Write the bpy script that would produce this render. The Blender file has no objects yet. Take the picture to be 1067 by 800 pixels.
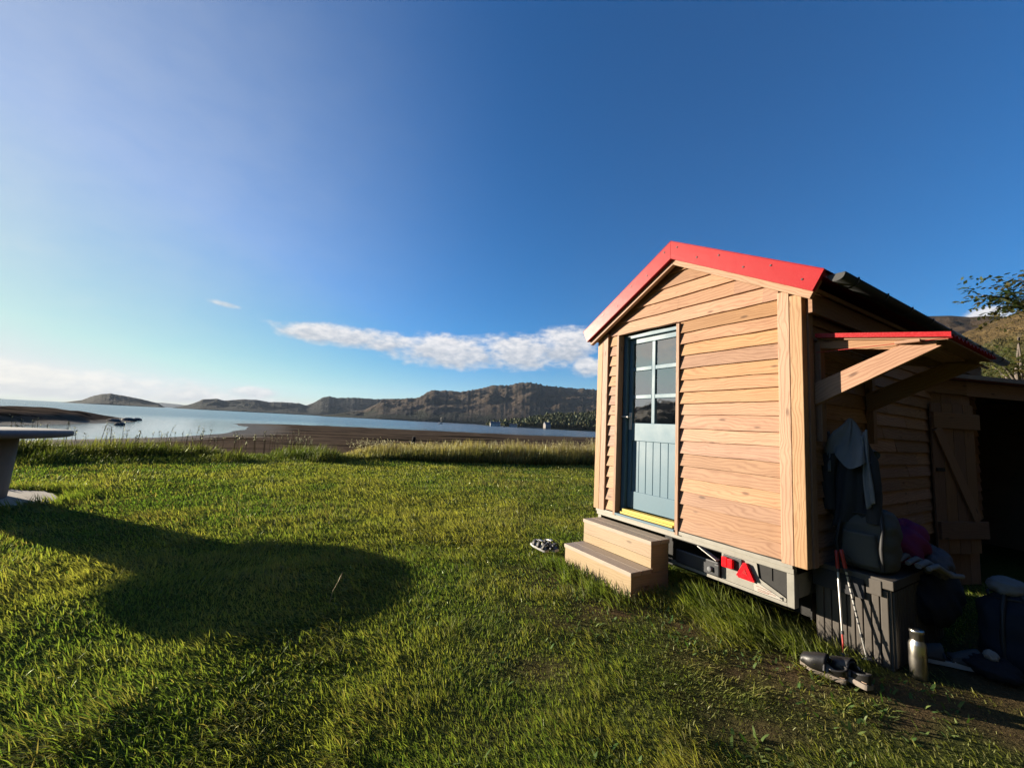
import bpy, bmesh, math, random
import numpy as np
from mathutils import Vector, Matrix, Quaternion
random.seed(7); RNG = np.random.default_rng(11)
R = math.radians
SC = bpy.context.scene
COL = SC.collection

# ------------------------------------------------------------------ camera
CAM_H = 1.45
cam_d = bpy.data.cameras.new('camera'); cam = bpy.data.objects.new('camera', cam_d); COL.objects.link(cam)
PITCH, ROLL, FPX = 0.10287, 0.05194, 415.66
fwd = Vector((0, math.cos(PITCH), math.sin(PITCH))); rt = Vector((1, 0, 0)); up = rt.cross(fwd)
rt2 = math.cos(ROLL)*rt + math.sin(ROLL)*up; up2 = -math.sin(ROLL)*rt + math.cos(ROLL)*up
cam.matrix_world = Matrix(((rt2.x, up2.x, -fwd.x, 0), (rt2.y, up2.y, -fwd.y, 0), (rt2.z, up2.z, -fwd.z, CAM_H), (0, 0, 0, 1)))
cam_d.sensor_fit = 'HORIZONTAL'; cam_d.sensor_width = 36; cam_d.lens = FPX/1067*36
cam_d.clip_start = 0.05; cam_d.clip_end = 60000
SC.camera = cam

# ------------------------------------------------------------------ sun, sky, exposure
SUN_AZ, SUN_EL = R(-70), R(9.0)
SUN_D = Vector((math.sin(SUN_AZ)*math.cos(SUN_EL), math.cos(SUN_AZ)*math.cos(SUN_EL), math.sin(SUN_EL)))
sl = bpy.data.lights.new('sun', 'SUN'); sl.energy = 5.0; sl.angle = R(0.5); sl.color = (1.0, 0.87, 0.69)
so = bpy.data.objects.new('sun', sl); COL.objects.link(so)
so.rotation_euler = SUN_D.to_track_quat('Z', 'Y').to_euler(); so.location = (-40, 20, 30)
SC.view_settings.view_transform = 'Standard'; SC.view_settings.look = 'None'
SC.view_settings.gamma = 1; SC.view_settings.exposure = 1.56; SC.view_settings.use_curve_mapping = False
SKY_STRENGTH = 0.05; HAZE = 2.5e-5

class NT:
    """small helper for building node trees"""
    def __init__(s, tree):
        s.t = tree; s.n = tree.nodes; s.l = tree.links; s.n.clear()
    def add(s, kind, props=None, **ins):
        nd = s.n.new(kind)
        for k, v in (props or {}).items(): setattr(nd, k, v)
        for k, v in ins.items():
            s.put(nd, k.replace('_', ' '), v)
        return nd
    def put(s, nd, key, v):
        sock = nd.inputs[int(key[1:])] if key[0] == 'i' and key[1:].isdigit() else nd.inputs[key]
        if isinstance(v, bpy.types.NodeSocket): s.l.new(v, sock)
        else: sock.default_value = v
    def math(s, op, a, b=0.0, c=0.0, clamp=False):
        nd = s.n.new('ShaderNodeMath'); nd.operation = op; nd.use_clamp = clamp
        for i, v in enumerate((a, b, c)): s.put(nd, 'i%d' % i, v)
        return nd.outputs[0]
    def mix(s, f, a, b, mode='MIX'):
        nd = s.n.new('ShaderNodeMix'); nd.data_type = 'RGBA'; nd.blend_type = mode
        s.put(nd, 'i0', f)
        for i, v in ((6, a), (7, b)):
            if isinstance(v, tuple) and len(v) == 3: v = (*v, 1)
            s.put(nd, 'i%d' % i, v)
        return nd.outputs[2]
    def noise(s, vec, scale, detail=4, rough=.55, dist=0.0):
        nd = s.add('ShaderNodeTexNoise', None, Scale=scale, Detail=detail, Roughness=rough, Distortion=dist)
        if vec is not None: s.l.new(vec, nd.inputs['Vector'])
        return nd.outputs['Fac']
    def mapping(s, vec, scale=(1, 1, 1), loc=(0, 0, 0), rot=(0, 0, 0)):
        nd = s.add('ShaderNodeMapping', None, Scale=scale, Location=loc, Rotation=rot); s.l.new(vec, nd.inputs['Vector'])
        return nd.outputs[0]
    def smooth(s, x, a, b, c=0.0, d=1.0):
        nd = s.n.new('ShaderNodeMapRange'); nd.interpolation_type = 'SMOOTHSTEP'
        for i, v in enumerate((x, a, b, c, d)): s.put(nd, 'i%d' % i, v)
        return nd.outputs[0]
    def bump(s, h, strength=.3, dist=.01):
        return s.add('ShaderNodeBump', None, Height=h, Strength=strength, Distance=dist).outputs[0]

world = bpy.data.worlds.new('World'); SC.world = world; world.use_nodes = True
n = NT(world.node_tree)
sky = n.add('ShaderNodeTexSky', dict(sky_type='NISHITA', sun_disc=False, sun_elevation=SUN_EL, sun_rotation=SUN_AZ,
            altitude=0, air_density=1.0, dust_density=0.15, ozone_density=5.0))
tc = n.add('ShaderNodeTexCoord').outputs['Generated']
sep = n.add('ShaderNodeSeparateXYZ'); n.l.new(tc, sep.inputs[0])
az = n.math('ARCTAN2', sep.outputs[0], sep.outputs[1]); el = n.math('ARCSINE', sep.outputs[2])
az = n.math('MULTIPLY', az, 57.2958); el = n.math('MULTIPLY', el, 57.2958)
cmb = n.add('ShaderNodeCombineXYZ', None, X=az, Y=n.math('MULTIPLY', el, 2.0), Z=0.0).outputs[0]
n_big = n.noise(cmb, .16, 7, .6, .2); n_fine = n.noise(cmb, .7, 6, .62)
def cloud(a0, e0, wa, we, slope, soft=1.0):
    """elliptical mask round a direction, torn by noise"""
    da = n.math('SUBTRACT', az, a0)
    de = n.math('SUBTRACT', n.math('SUBTRACT', el, e0), n.math('MULTIPLY', da, slope))
    q = n.math('ADD', n.math('POWER', n.math('ABSOLUTE', n.math('DIVIDE', da, wa)), 2.0), n.math('POWER', n.math('ABSOLUTE', n.math('DIVIDE', de, we)), 2.0))
    m = n.math('SUBTRACT', 1.0, q)
    m = n.math('ADD', m, n.math('MULTIPLY', n.math('SUBTRACT', n_big, .47), 2.3))
    m = n.math('ADD', m, n.math('MULTIPLY', n.math('SUBTRACT', n_fine, .5), 1.1))
    m = n.math('SUBTRACT', m, n.math('MULTIPLY', n.math('GREATER_THAN', q, 2.6), 9.0))
    return n.smooth(m, .05, .05+.95*soft), n.math('DIVIDE', de, we)
masks = []
for a in [(-21.0, 10.5, 12.5, 1.75, .0), (-9.5, 9.9, 10.5, 2.8, .02), (2.0, 10.6, 9.5, 3.2, .05), (7.5, 12.0, 6.0, 2.9, .05), (11.0, 8.7, 2.8, 1.6, .0), (-36.8, 12.2, 1.9, .38, -.06, 1.6), (-50, 1.9, 16, 1.8, .0),
          (-33.0, 2.3, 3.0, .9, 0), (50.5, 12.3, 2.0, 1.1, 0), (-84, 14, 15, 6, .1), (-60, 1.2, 40, 1.0, 0)]:
    masks.append(cloud(*a))
dens = masks[0][0]; und = n.math('MULTIPLY', masks[0][0], masks[0][1])
for m_, d_ in masks[1:]:
    dens = n.math('MAXIMUM', dens, m_); und = n.math('ADD', und, n.math('MULTIPLY', m_, d_))
sunny = n.smooth(n.math('ADD', n.math('MULTIPLY', und, .30), n.math('MULTIPLY', n_fine, 1.3)), .25, 1.05)
warm = n.smooth(az, -60.0, -20.0, 1.0, 0.0)
lit = n.mix(warm, (6.5, 6.25, 6.2), (7.6, 6.9, 5.7)); shd = n.mix(warm, (2.9, 3.2, 3.7), (5.2, 5.0, 4.7))
ccol = n.mix(sunny, shd, lit)  # cloud light and shade put into colour: bright tops, greyer undersides
skyb = n.add('ShaderNodeHueSaturation', None, Hue=.504, Saturation=1.27, Value=1.38, Color=sky.outputs[0]).outputs[0]
skyb = n.mix(1.0, skyb, (5.4, 5.5, 5.3), 'DARKEN')
vd = n.add('ShaderNodeVectorMath', dict(operation='DOT_PRODUCT')); n.l.new(tc, vd.inputs[0]); vd.inputs[1].default_value = SUN_D
veil = n.math('POWER', n.smooth(n.math('ARCCOSINE', vd.outputs['Value']), R(78), R(8)), 1.6)
skyb = n.mix(n.math('MULTIPLY', veil, n.math('ADD', .42, n.math('MULTIPLY', n_big, .25))), skyb, (5.7, 5.8, 5.6))
skyc = n.mix(n.math('MULTIPLY', dens, .93), skyb, ccol)
bg = n.add('ShaderNodeBackground', None, Color=skyc, Strength=SKY_STRENGTH)
out = n.add('ShaderNodeOutputWorld'); n.l.new(bg.outputs[0], out.inputs[0])

# ------------------------------------------------------------------ numpy noise
def _hash(ix, iy, seed):
    h = (ix.astype(np.int64)*374761393 + iy.astype(np.int64)*668265263 + seed*974711) & 0x7fffffff
    h = ((h ^ (h >> 13))*1274126177) & 0x7fffffff
    return ((h ^ (h >> 16)) & 0xffff)/65535.0
def vnoise(x, y, seed=0):
    x = np.asarray(x, float); y = np.asarray(y, float)
    ix, iy = np.floor(x), np.floor(y); fx, fy = x-ix, y-iy
    fx = fx*fx*(3-2*fx); fy = fy*fy*(3-2*fy)
    a = _hash(ix, iy, seed); b = _hash(ix+1, iy, seed); c = _hash(ix, iy+1, seed); d = _hash(ix+1, iy+1, seed)
    return (a+(b-a)*fx)*(1-fy)+(c+(d-c)*fx)*fy
def fbm(x, y, oct=4, seed=0, gain=.5):
    s = 0; a = 1; t = 0
    for i in range(oct):
        s = s+a*vnoise(x*2**i, y*2**i, seed+i*17); t += a; a *= gain
    return s/t
def sstep(x, a, b):
    t = np.clip((x-a)/(b-a), 0, 1); return t*t*(3-2*t)

# ------------------------------------------------------------------ object helpers
def mesh_np(name, verts, faces4=None, faces3=None, mat=None, attrs=None, smooth=False):
    me = bpy.data.meshes.new(name)
    f4 = np.zeros((0, 4), np.int32) if faces4 is None else np.asarray(faces4, np.int32)
    f3 = np.zeros((0, 3), np.int32) if faces3 is None else np.asarray(faces3, np.int32)
    me.vertices.add(len(verts)); me.vertices.foreach_set('co', np.asarray(verts, np.float32).ravel())
    nl = f4.size+f3.size; me.loops.add(nl); me.loops.foreach_set('vertex_index', np.concatenate([f4.ravel(), f3.ravel()]))
    me.polygons.add(len(f4)+len(f3))
    st = np.concatenate([np.arange(len(f4))*4, f4.size+np.arange(len(f3))*3]).astype(np.int32)
    me.polygons.foreach_set('loop_start', st)
    for k, v in (attrs or {}).items():
        v = np.asarray(v, np.float32)
        if v.ndim == 2:
            at = me.attributes.new(k, 'FLOAT_COLOR', 'POINT'); at.data.foreach_set('color', v.ravel())
        else:
            at = me.attributes.new(k, 'FLOAT', 'POINT'); at.data.foreach_set('value', v.ravel())
    me.update(calc_edges=True)
    if smooth: me.polygons.foreach_set('use_smooth', np.ones(len(me.polygons), bool))
    o = bpy.data.objects.new(name, me); COL.objects.link(o)
    if mat: me.materials.append(mat)
    return o

class MB:
    """collects shapes with grain coordinates and a per-piece tint; build() links them as one mesh"""
    def __init__(s): s.v = []; s.f = []; s.uv = []; s.t = []; s.sm = []
    def piece(s, verts, faces, grain=None, tint=None, smooth=False):
        b = len(s.v); t = random.random() if tint is None else tint
        vs = [Vector(v) for v in verts]
        ext = [max(v[i] for v in vs)-min(v[i] for v in vs) for i in range(3)]
        g = ext.index(max(ext)) if grain is None else grain
        ou, ov = random.uniform(0, 50), random.uniform(0, 50)
        s.v += vs; s.t += [t]*len(vs)
        for f in faces:
            s.f.append([b+i for i in f]); s.sm.append(smooth)
            nrm = (vs[f[1]]-vs[f[0]]).cross(vs[f[2]]-vs[f[0]])
            if nrm.length < 1e-12 and len(f) > 3: nrm = (vs[f[2]]-vs[f[0]]).cross(vs[f[3]]-vs[f[0]])
            if isinstance(g, Vector):
                G = g.normalized(); nn = nrm.normalized() if nrm.length > 0 else Vector((0, 0, 1))
                if abs(nn.dot(G)) > .8: O = nn.orthogonal().normalized(); G2 = nn.cross(O)
                else: O = nn.cross(G).normalized(); G2 = G
                s.uv.append([(vs[i].dot(G2)+ou, vs[i].dot(O)+ov) for i in f])
            else:
                k = max(range(3), key=lambda i: abs(nrm[i]))
                if k == g: a, c = [i for i in range(3) if i != g]
                else: a = g; c = 3-k-g
                s.uv.append([(vs[i][a]+ou, vs[i][c]+ov) for i in f])
        return s
    def box(s, x0, x1, y0, y1, z0, z1, grain=None, tint=None):
        vs = [(x, y, z) for z in (z0, z1) for y in (y0, y1) for x in (x0, x1)]
        return s.piece(vs, [(0, 2, 3, 1), (4, 5, 7, 6), (0, 1, 5, 4), (2, 6, 7, 3), (0, 4, 6, 2), (1, 3, 7, 5)], grain, tint)
    def prism(s, poly, fn, d0, d1, grain=None, tint=None):
        """poly of 2D points, fn(p, q, d) -> 3D"""
        m = len(poly); vs = [fn(p, q, d0) for p, q in poly]+[fn(p, q, d1) for p, q in poly]
        fs = [tuple(range(m)), tuple(range(2*m-1, m-1, -1))]+[(i, (i+1) % m, m+(i+1) % m, m+i) for i in range(m)]
        return s.piece(vs, fs, grain, tint)
    def beam(s, p0, p1, w, h, side=Vector((0, 0, 1)), tint=None):
        p0, p1 = Vector(p0), Vector(p1); d = (p1-p0).normalized(); a = d.cross(side).normalized(); b = a.cross(d).normalized()
        vs = [p+a*i*w/2+b*j*h/2 for p in (p0, p1) for j in (-1, 1) for i in (-1, 1)]
        return s.piece(vs, [(0, 1, 3, 2), (4, 6, 7, 5), (0, 4, 5, 1), (2, 3, 7, 6), (0, 2, 6, 4), (1, 5, 7, 3)], d, tint)
    def tube(s, pts, rad, seg=10, tint=None, smooth=True):
        pts = [Vector(p) for p in pts]; m = len(pts); rad = rad if hasattr(rad, '__len__') else [rad]*m
        vs = []; ref = Vector((.31, .2, .93))
        for i, p in enumerate(pts):
            d = (pts[min(i+1, m-1)]-pts[max(i-1, 0)]).normalized()
            a = d.cross(ref)
            if a.length < .1: a = d.cross(Vector((1, 0, 0)))
            a.normalize(); b = d.cross(a)
            vs += [p+(a*math.cos(2*math.pi*k/seg)+b*math.sin(2*math.pi*k/seg))*rad[i] for k in range(seg)]
        fs = [(i*seg+k, i*seg+(k+1) % seg, (i+1)*seg+(k+1) % seg, (i+1)*seg+k) for i in range(m-1) for k in range(seg)]
        s.piece(vs, fs, pts[-1]-pts[0], tint, smooth)
        s.piece(vs[:seg], [tuple(range(seg-1, -1, -1))], pts[-1]-pts[0], tint); s.piece(vs[-seg:], [tuple(range(seg))], pts[-1]-pts[0], tint)
        return s
    def lathe(s, prof, seg=32, cx=0, cy=0, tint=None, smooth=True):
        m = len(prof); vs = [(cx+r*math.cos(2*math.pi*k/seg), cy+r*math.sin(2*math.pi*k/seg), z) for r, z in prof for k in range(seg)]
        fs = [(i*seg+k, i*seg+(k+1) % seg, (i+1)*seg+(k+1) % seg, (i+1)*seg+k) for i in range(m-1) for k in range(seg)]
        fs.append(tuple(range(seg-1, -1, -1))); fs.append(tuple((m-1)*seg+k for k in range(seg)))
        return s.piece(vs, fs, 2, tint, smooth)
    def grid(s, fn, nu, nv, tint=None, smooth=True, closed=False):
        """surface fn(u, v), u and v in 0..1"""
        vs = [fn(i/(nu-1) if not closed else i/nu, j/(nv-1)) for j in range(nv) for i in range(nu)]
        fs = [(j*nu+i, j*nu+(i+1) % nu, (j+1)*nu+(i+1) % nu, (j+1)*nu+i) for j in range(nv-1) for i in range(nu if closed else nu-1)]
        if closed: fs += [tuple(range(nu-1, -1, -1)), tuple((nv-1)*nu+k for k in range(nu))]
        return s.piece(vs, fs, 2, tint, smooth)
    def build(s, name, mat, parent=None, bevel=0, solid=0, sub=0, loc=None, rot=None):
        me = bpy.data.meshes.new(name); me.from_pydata([tuple(v) for v in s.v], [], s.f)
        uvl = me.uv_layers.new(name='UVMap')
        uvl.data.foreach_set('uv', [c for fu in s.uv for p in fu for c in p])
        at = me.attributes.new('tint', 'FLOAT', 'POINT'); at.data.foreach_set('value', s.t)
        me.polygons.foreach_set('use_smooth', s.sm)
        bm = bmesh.new(); bm.from_mesh(me); bmesh.ops.recalc_face_normals(bm, faces=bm.faces); bm.to_mesh(me); bm.free()
        me.materials.append(mat); o = bpy.data.objects.new(name, me); COL.objects.link(o)
        if bevel:
            m = o.modifiers.new('bevel', 'BEVEL'); m.width = bevel; m.segments = 2; m.limit_method = 'ANGLE'; m.angle_limit = R(40)
        if solid:
            m = o.modifiers.new('solid', 'SOLIDIFY'); m.thickness = solid; m.offset = 0
        if sub:
            m = o.modifiers.new('sub', 'SUBSURF'); m.levels = sub; m.render_levels = sub
        if parent: o.parent = parent
        if loc is not None: o.location = loc
        if rot is not None: o.rotation_euler = rot
        return o
def tag(o, label, cat=None, group=None, kind=None):
    if label: o['label'] = label
    if cat: o['category'] = cat
    if group: o['group'] = group
    if kind: o['kind'] = kind
    return o
def thing(name, label, cat, loc=(0, 0, 0), rotz=0.0, group=None):
    o = bpy.data.objects.new(name, None); COL.objects.link(o); o.empty_display_size = .2
    o.location = loc; o.rotation_euler = (0, 0, rotz)
    return tag(o, label, cat, group)
def dup(root, loc, rot, label):
    r = root.copy(); COL.objects.link(r); r.location = loc; r.rotation_euler = rot; r['label'] = label
    for ch in list(root.children):
        c = ch.copy(); COL.objects.link(c); c.parent = r
        for g in list(ch.children):
            d = g.copy(); COL.objects.link(d); d.parent = c
    return r

# ------------------------------------------------------------------ materials
def new_mat(name):
    m = bpy.data.materials.new(name); m.use_nodes = True; return m, NT(m.node_tree)
def finish(n, shader, vol=None):
    o = n.add('ShaderNodeOutputMaterial'); n.l.new(shader, o.inputs[0]); 
    if vol: n.l.new(vol, o.inputs[1])
def principled(n, **k):
    return n.add('ShaderNodeBsdfPrincipled', None, **k)
def plain(name, col, rough=.6, metal=0.0, var=.18, scale=9.0, bump=.1, bscale=60.0, spec=.5):
    m, n = new_mat(name); g = n.add('ShaderNodeTexCoord').outputs['Object']
    v = n.noise(g, scale, 5, .6); c = n.mix(v, tuple(x*(1-var) for x in col), tuple(min(1, x*(1+var)) for x in col))
    nn = n.bump(n.noise(g, bscale, 4), bump, .004)
    b = principled(n, Base_Color=c, Roughness=n.smooth(v, .2, .8, rough-.06, rough+.08), Metallic=metal, Normal=nn, Specular_IOR_Level=spec)
    finish(n, b.outputs[0]); return m
def wood(name, light, dark, rough=.62, knots=1.0, grey=0.0, rings=1.0, tintvar=.3):
    m, n = new_mat(name)
    uv = n.add('ShaderNodeUVMap', dict(uv_map='UVMap')).outputs[0]
    tint = n.add('ShaderNodeAttribute', dict(attribute_name='tint')).outputs['Fac']
    warp = n.noise(n.mapping(uv, (1.1, 3.2, 1)), 1.6, 3, .5, .4)
    su = n.add('ShaderNodeSeparateXYZ'); n.l.new(uv, su.inputs[0])
    ph = n.math('ADD', n.math('MULTIPLY', su.outputs[1], 250.0), n.math('MULTIPLY', warp, 46.0))
    ring = n.math('MULTIPLY', n.math('ADD', n.math('SINE', ph), 1.0), .5)
    ring = n.math('POWER', ring, 2.2)
    streak = n.noise(n.mapping(uv, (2.0, 110, 1)), 1.0, 5, .6)
    blot = n.noise(n.mapping(uv, (2.2, 7, 1)), 1.0, 4, .6, .6)
    vor = n.add('ShaderNodeTexVoronoi', dict(feature='F1'), Scale=1.0, Randomness=1.0); n.l.new(n.mapping(uv, (3.4, 9.5, 1)), vor.inputs['Vector'])
    kn = n.smooth(vor.outputs['Distance'], .05, .16, 1.0, 0.0)
    sc_ = n.add('ShaderNodeSeparateXYZ'); n.l.new(vor.outputs['Color'], sc_.inputs[0])
    kn = n.math('MULTIPLY', kn, n.smooth(sc_.outputs[0], .15, .3, 0.0, knots))
    f = n.math('ADD', n.math('MULTIPLY', ring, .36*rings), n.math('MULTIPLY', streak, .36))
    f = n.math('ADD', f, n.math('MULTIPLY', n.math('SUBTRACT', blot, .4), .7), clamp=True)
    c = n.mix(f, light, dark)
    c = n.mix(n.math('MULTIPLY', kn, .75), c, tuple(x*.38 for x in dark))
    hs = n.add('ShaderNodeHueSaturation', None, Hue=n.math('ADD', .490, n.math('MULTIPLY', tint, .014)), Saturation=n.math('ADD', .88, n.math('MULTIPLY', tint, .22)),
               Value=n.math('ADD', 1-tintvar*.5, n.math('MULTIPLY', n.math('FRACT', n.math('MULTIPLY', tint, 7.31)), tintvar)), Color=c)
    c = hs.outputs[0]
    if grey:
        gw = n.noise(n.mapping(uv, (1.5, 20, 1)), 1.0, 4)
        c = n.mix(n.math('MULTIPLY', gw, grey, clamp=True), c, (.30, .27, .23))
    h = n.math('ADD', n.math('MULTIPLY', streak, .7), n.math('MULTIPLY', ring, .35))
    b = principled(n, Base_Color=c, Roughness=rough, Normal=n.bump(h, .35, .003), Specular_IOR_Level=.35)
    finish(n, b.outputs[0]); return m
M = {}
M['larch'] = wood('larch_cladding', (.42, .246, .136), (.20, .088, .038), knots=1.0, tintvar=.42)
M['larch_post'] = wood('larch_post', (.40, .262, .157), (.245, .130, .070), knots=.9, rings=1.2)
M['pine'] = wood('pine_step', (.385, .295, .185), (.26, .17, .097), rings=.6, knots=.8, tintvar=.16)
M['pine_worn'] = wood('pine_tread', (.47, .38, .275), (.33, .245, .165), rings=.8, grey=.55, tintvar=.15)
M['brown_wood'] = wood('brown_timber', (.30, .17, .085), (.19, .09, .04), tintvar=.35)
M['grey_wood'] = wood('grey_timber', (.36, .31, .25), (.22, .175, .13), grey=.6, rings=.6, tintvar=.2)

def metal_paint(name, col, rough, mott):
    m, n = new_mat(name); g = n.add('ShaderNodeTexCoord').outputs['Object']
    a = n.noise(g, 160, 3, .6); b_ = n.noise(g, 6, 4)
    c = n.mix(n.math('MULTIPLY', n.smooth(a, .5, .62), mott), col, tuple(min(1, x*1.35+.012) for x in col))
    c = n.mix(n.math('MULTIPLY', b_, .3), c, tuple(x*.75 for x in col))
    b = principled(n, Base_Color=c, Roughness=n.smooth(a, .35, .65, rough-.1, rough+.15), Normal=n.bump(n.math('ADD', a, n.math('MULTIPLY', n.noise(g, 9, 2), 2.5)), .18, .003), Specular_IOR_Level=.22)
    finish(n, b.outputs[0]); return m
M['red_metal'] = metal_paint('red_sheet_metal', (.34, .010, .014), .42, .8)
M['red_lens'] = metal_paint('red_lens', (.75, .012, .02), .2, .3)
M['blue_paint'] = plain('blue_grey_paint', (.062, .138, .19), .5, var=.16, scale=3.5, bump=.05)
M['yellow_paint'] = plain('yellow_paint', (.55, .38, .05), .45)
M['galv'] = plain('galvanised_steel', (.25, .24, .21), .55, .25, var=.22, scale=14, bump=.08)
M['alu'] = plain('aluminium', (.62, .60, .56), .42, .5, var=.15)
M['dark_plastic'] = plain('dark_plastic', (.035, .037, .042), .45, var=.25)
M['black'] = plain('black_rubber', (.012, .012, .012), .7)
M['gutter'] = plain('dark_gutter', (.03, .032, .033), .45)
M['sticker'] = plain('white_sticker', (.36, .34, .30), .5)
M['ink'] = plain('printed_ink', (.22, .10, .08), .6)
M['concrete'] = plain('weathered_concrete', (.15, .145, .138), .85, var=.3, scale=5, bump=.4, bscale=40)
M['slab'] = plain('pale_concrete', (.34, .30, .25), .88, var=.3, scale=4, bump=.4, bscale=30)
M['box_plastic'] = plain('taupe_resin', (.072, .062, .052), .55, var=.15, scale=12, bump=.1)
M['steel'] = plain('brushed_steel', (.62, .59, .53), .32, 1.0, var=.08, bump=.03)
M['shoe'] = plain('black_leather', (.012, .0115, .0115), .42, bump=.15, bscale=120)
M['insole'] = plain('tan_insole', (.55, .38, .26), .7)
M['cork'] = plain('grey_sole', (.24, .20, .165), .8, bump=.3)
M['white_sole'] = plain('white_sole', (.42, .41, .385), .5)
M['strap'] = plain('black_strap', (.02, .02, .022), .6)
M['pole_silver'] = plain('silver_tube', (.62, .60, .58), .3, .7)
M['pole_red'] = plain('red_grip', (.38, .03, .02), .45)
M['jacket_grey'] = plain('grey_fabric', (.17, .178, .185), .9, var=.2, bump=.5, bscale=200)
M['jacket_dark'] = plain('dark_fabric', (.03, .031, .035), .9, var=.3, bump=.4, bscale=200)
M['pack'] = plain('grey_green_nylon', (.075, .072, .062), .7, var=.25, bump=.4, bscale=160)
M['pink'] = plain('magenta_fabric', (.17, .015, .09), .85, var=.25, bump=.4, bscale=160)
M['knit'] = plain('grey_knit', (.11, .105, .115), .95, var=.35, scale=40, bump=.6, bscale=120)
M['navy'] = plain('navy_fabric', (.006, .008, .014), .9, bump=.4, bscale=150)
M['blue_bag'] = plain('blue_fabric', (.006, .012, .024), .9, var=.3, bump=.4, bscale=130)
M['white_cloth'] = plain('white_cloth', (.20, .195, .19), .9, bump=.3, bscale=150)
M['trainer'] = plain('grey_mesh_fabric', (.07, .067, .065), .8, var=.4, scale=30, bump=.4)
M['render'] = plain('pale_render', (.40, .39, .365), .9); M['stone_wall'] = plain('grey_harling', (.24, .22, .20), .9)
M['roof_slate'] = plain('slate', (.10, .10, .11), .7)
M['bark'] = plain('grey_bark', (.12, .10, .085), .9, var=.35, scale=8, bump=.8, bscale=30)
M['wet_wood'] = plain('wet_dark_timber', (.008, .007, .006), .9, bump=.5)
M['stone'] = plain('dark_shore_stone', (.085, .075, .065), .85, var=.4, scale=3, bump=.7, bscale=8)
M['felt'] = plain('weathered_roof_felt', (.33, .28, .24), .9, var=.35, bump=.5)
M['dark_red'] = plain('oxide_red_trim', (.16, .045, .045), .7)
M['room'] = plain('unlit_room_lining', (.10, .07, .05), .9)
m, n = new_mat('window_glass')
lw = n.add('ShaderNodeFresnel', None, IOR=1.9).outputs[0]
g1 = n.add('ShaderNodeBsdfGlossy', None, Color=(.9, .9, .9, 1), Roughness=.03,
           Normal=n.bump(n.noise(n.add('ShaderNodeTexCoord').outputs['Object'], 5, 2), .05, .02)).outputs[0]
g2 = n.add('ShaderNodeBsdfTransparent', None, Color=(.75, .78, .78, 1)).outputs[0]
mx = n.add('ShaderNodeMixShader', None, Fac=n.math('ADD', n.math('MULTIPLY', lw, 1.2), .30, clamp=True)); n.l.new(g2, mx.inputs[1]); n.l.new(g1, mx.inputs[2]); finish(n, mx.outputs[0]); M['glass'] = m

def leaf_mat(name, attr='col', trans=.52, gloss=.12, rough=.5):
    m, n = new_mat(name); c = n.add('ShaderNodeAttribute', dict(attribute_name=attr)).outputs['Color']
    d = n.add('ShaderNodeBsdfDiffuse', None, Color=c).outputs[0]
    t = n.add('ShaderNodeBsdfTranslucent', None, Color=n.mix(1.0, c, (1.12, 1.2, .5), 'MULTIPLY')).outputs[0]
    x = n.add('ShaderNodeMixShader', None, Fac=trans); n.l.new(d, x.inputs[1]); n.l.new(t, x.inputs[2])
    g = n.add('ShaderNodeBsdfGlossy', None, Color=(.55, .6, .4, 1), Roughness=rough).outputs[0]
    y = n.add('ShaderNodeMixShader', None, Fac=n.math('MULTIPLY', n.add('ShaderNodeFresnel', None, IOR=1.35).outputs[0], gloss*3, clamp=True)); n.l.new(x.outputs[0], y.inputs[1]); n.l.new(g, y.inputs[2])
    finish(n, y.outputs[0]); return m
M['grass'] = leaf_mat('grass_blade'); M['leaf'] = leaf_mat('leaf', trans=.35)

# ------------------------------------------------------------------ hut frame of reference
HUT_O = Vector((2.169, 2.93184, 0)); HUT_R = math.atan2(-.86153, .50771)
HM = Matrix.Translation(HUT_O) @ Matrix.Rotation(HUT_R, 4, 'Z')
def HP(u, v, z=0): return HM @ Vector((-u, v, z))        # u along the gable (0 at right post), v into the hut
def to_hut(x, y):
    c, s = math.cos(-HUT_R), math.sin(-HUT_R); X, Y = x-HUT_O.x, y-HUT_O.y
    return -(c*X-s*Y), s*X+c*Y

# ------------------------------------------------------------------ ground
SHORE = [(-36.8, 27), (-36.8, 32), (-35.8, 36), (-35.4, 42.5), (-37.8, 52.8), (-46, 68.7), (-52, 79), (-61, 89), (-67.5, 98), (-60, 105), (-45, 112), (-25, 117), (-3, 120), (32, 150),
         (90, 190), (260, 260), (600, 300), (600, -600), (-600, -600), (-600, -20), (-120, 8), (-55, 18)]
SPIT = [(-59, 45), (-62, 55), (-65, 66), (-72, 77), (-83, 89), (-105, 103), (-126, 112), (-150, 112), (-220, 120), (-320, 110), (-320, 20), (-140, 10), (-75, 22)]
def poly_sd(x, y, P):
    """signed distance to a closed polygon, positive inside"""
    d = np.full(x.shape, 1e9); ins = np.zeros(x.shape, bool); m = len(P)
    for i in range(m):
        ax, ay = P[i]; bx, by = P[(i+1) % m]; ex, ey = bx-ax, by-ay
        t = np.clip(((x-ax)*ex+(y-ay)*ey)/(ex*ex+ey*ey), 0, 1)
        d = np.minimum(d, np.hypot(x-ax-t*ex, y-ay-t*ey))
        cond = ((ay > y) != (by > y)); tt = (y-ay)/np.where(by == ay, 1e-9, by-ay)
        ins ^= cond & (x < ax+tt*ex)
    return np.where(ins, d, -d)
def edge_d(x, y):
    """distance past the seaward edge of the mown lawn"""
    return (x+2.5)*-.455+(y-13.6)*.89+.9*np.sin(x*.35+.4)*np.exp(-((x+3)/9)**2)+.5*(fbm(x*.4, y*.4, 2, 5)-.5)
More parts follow.
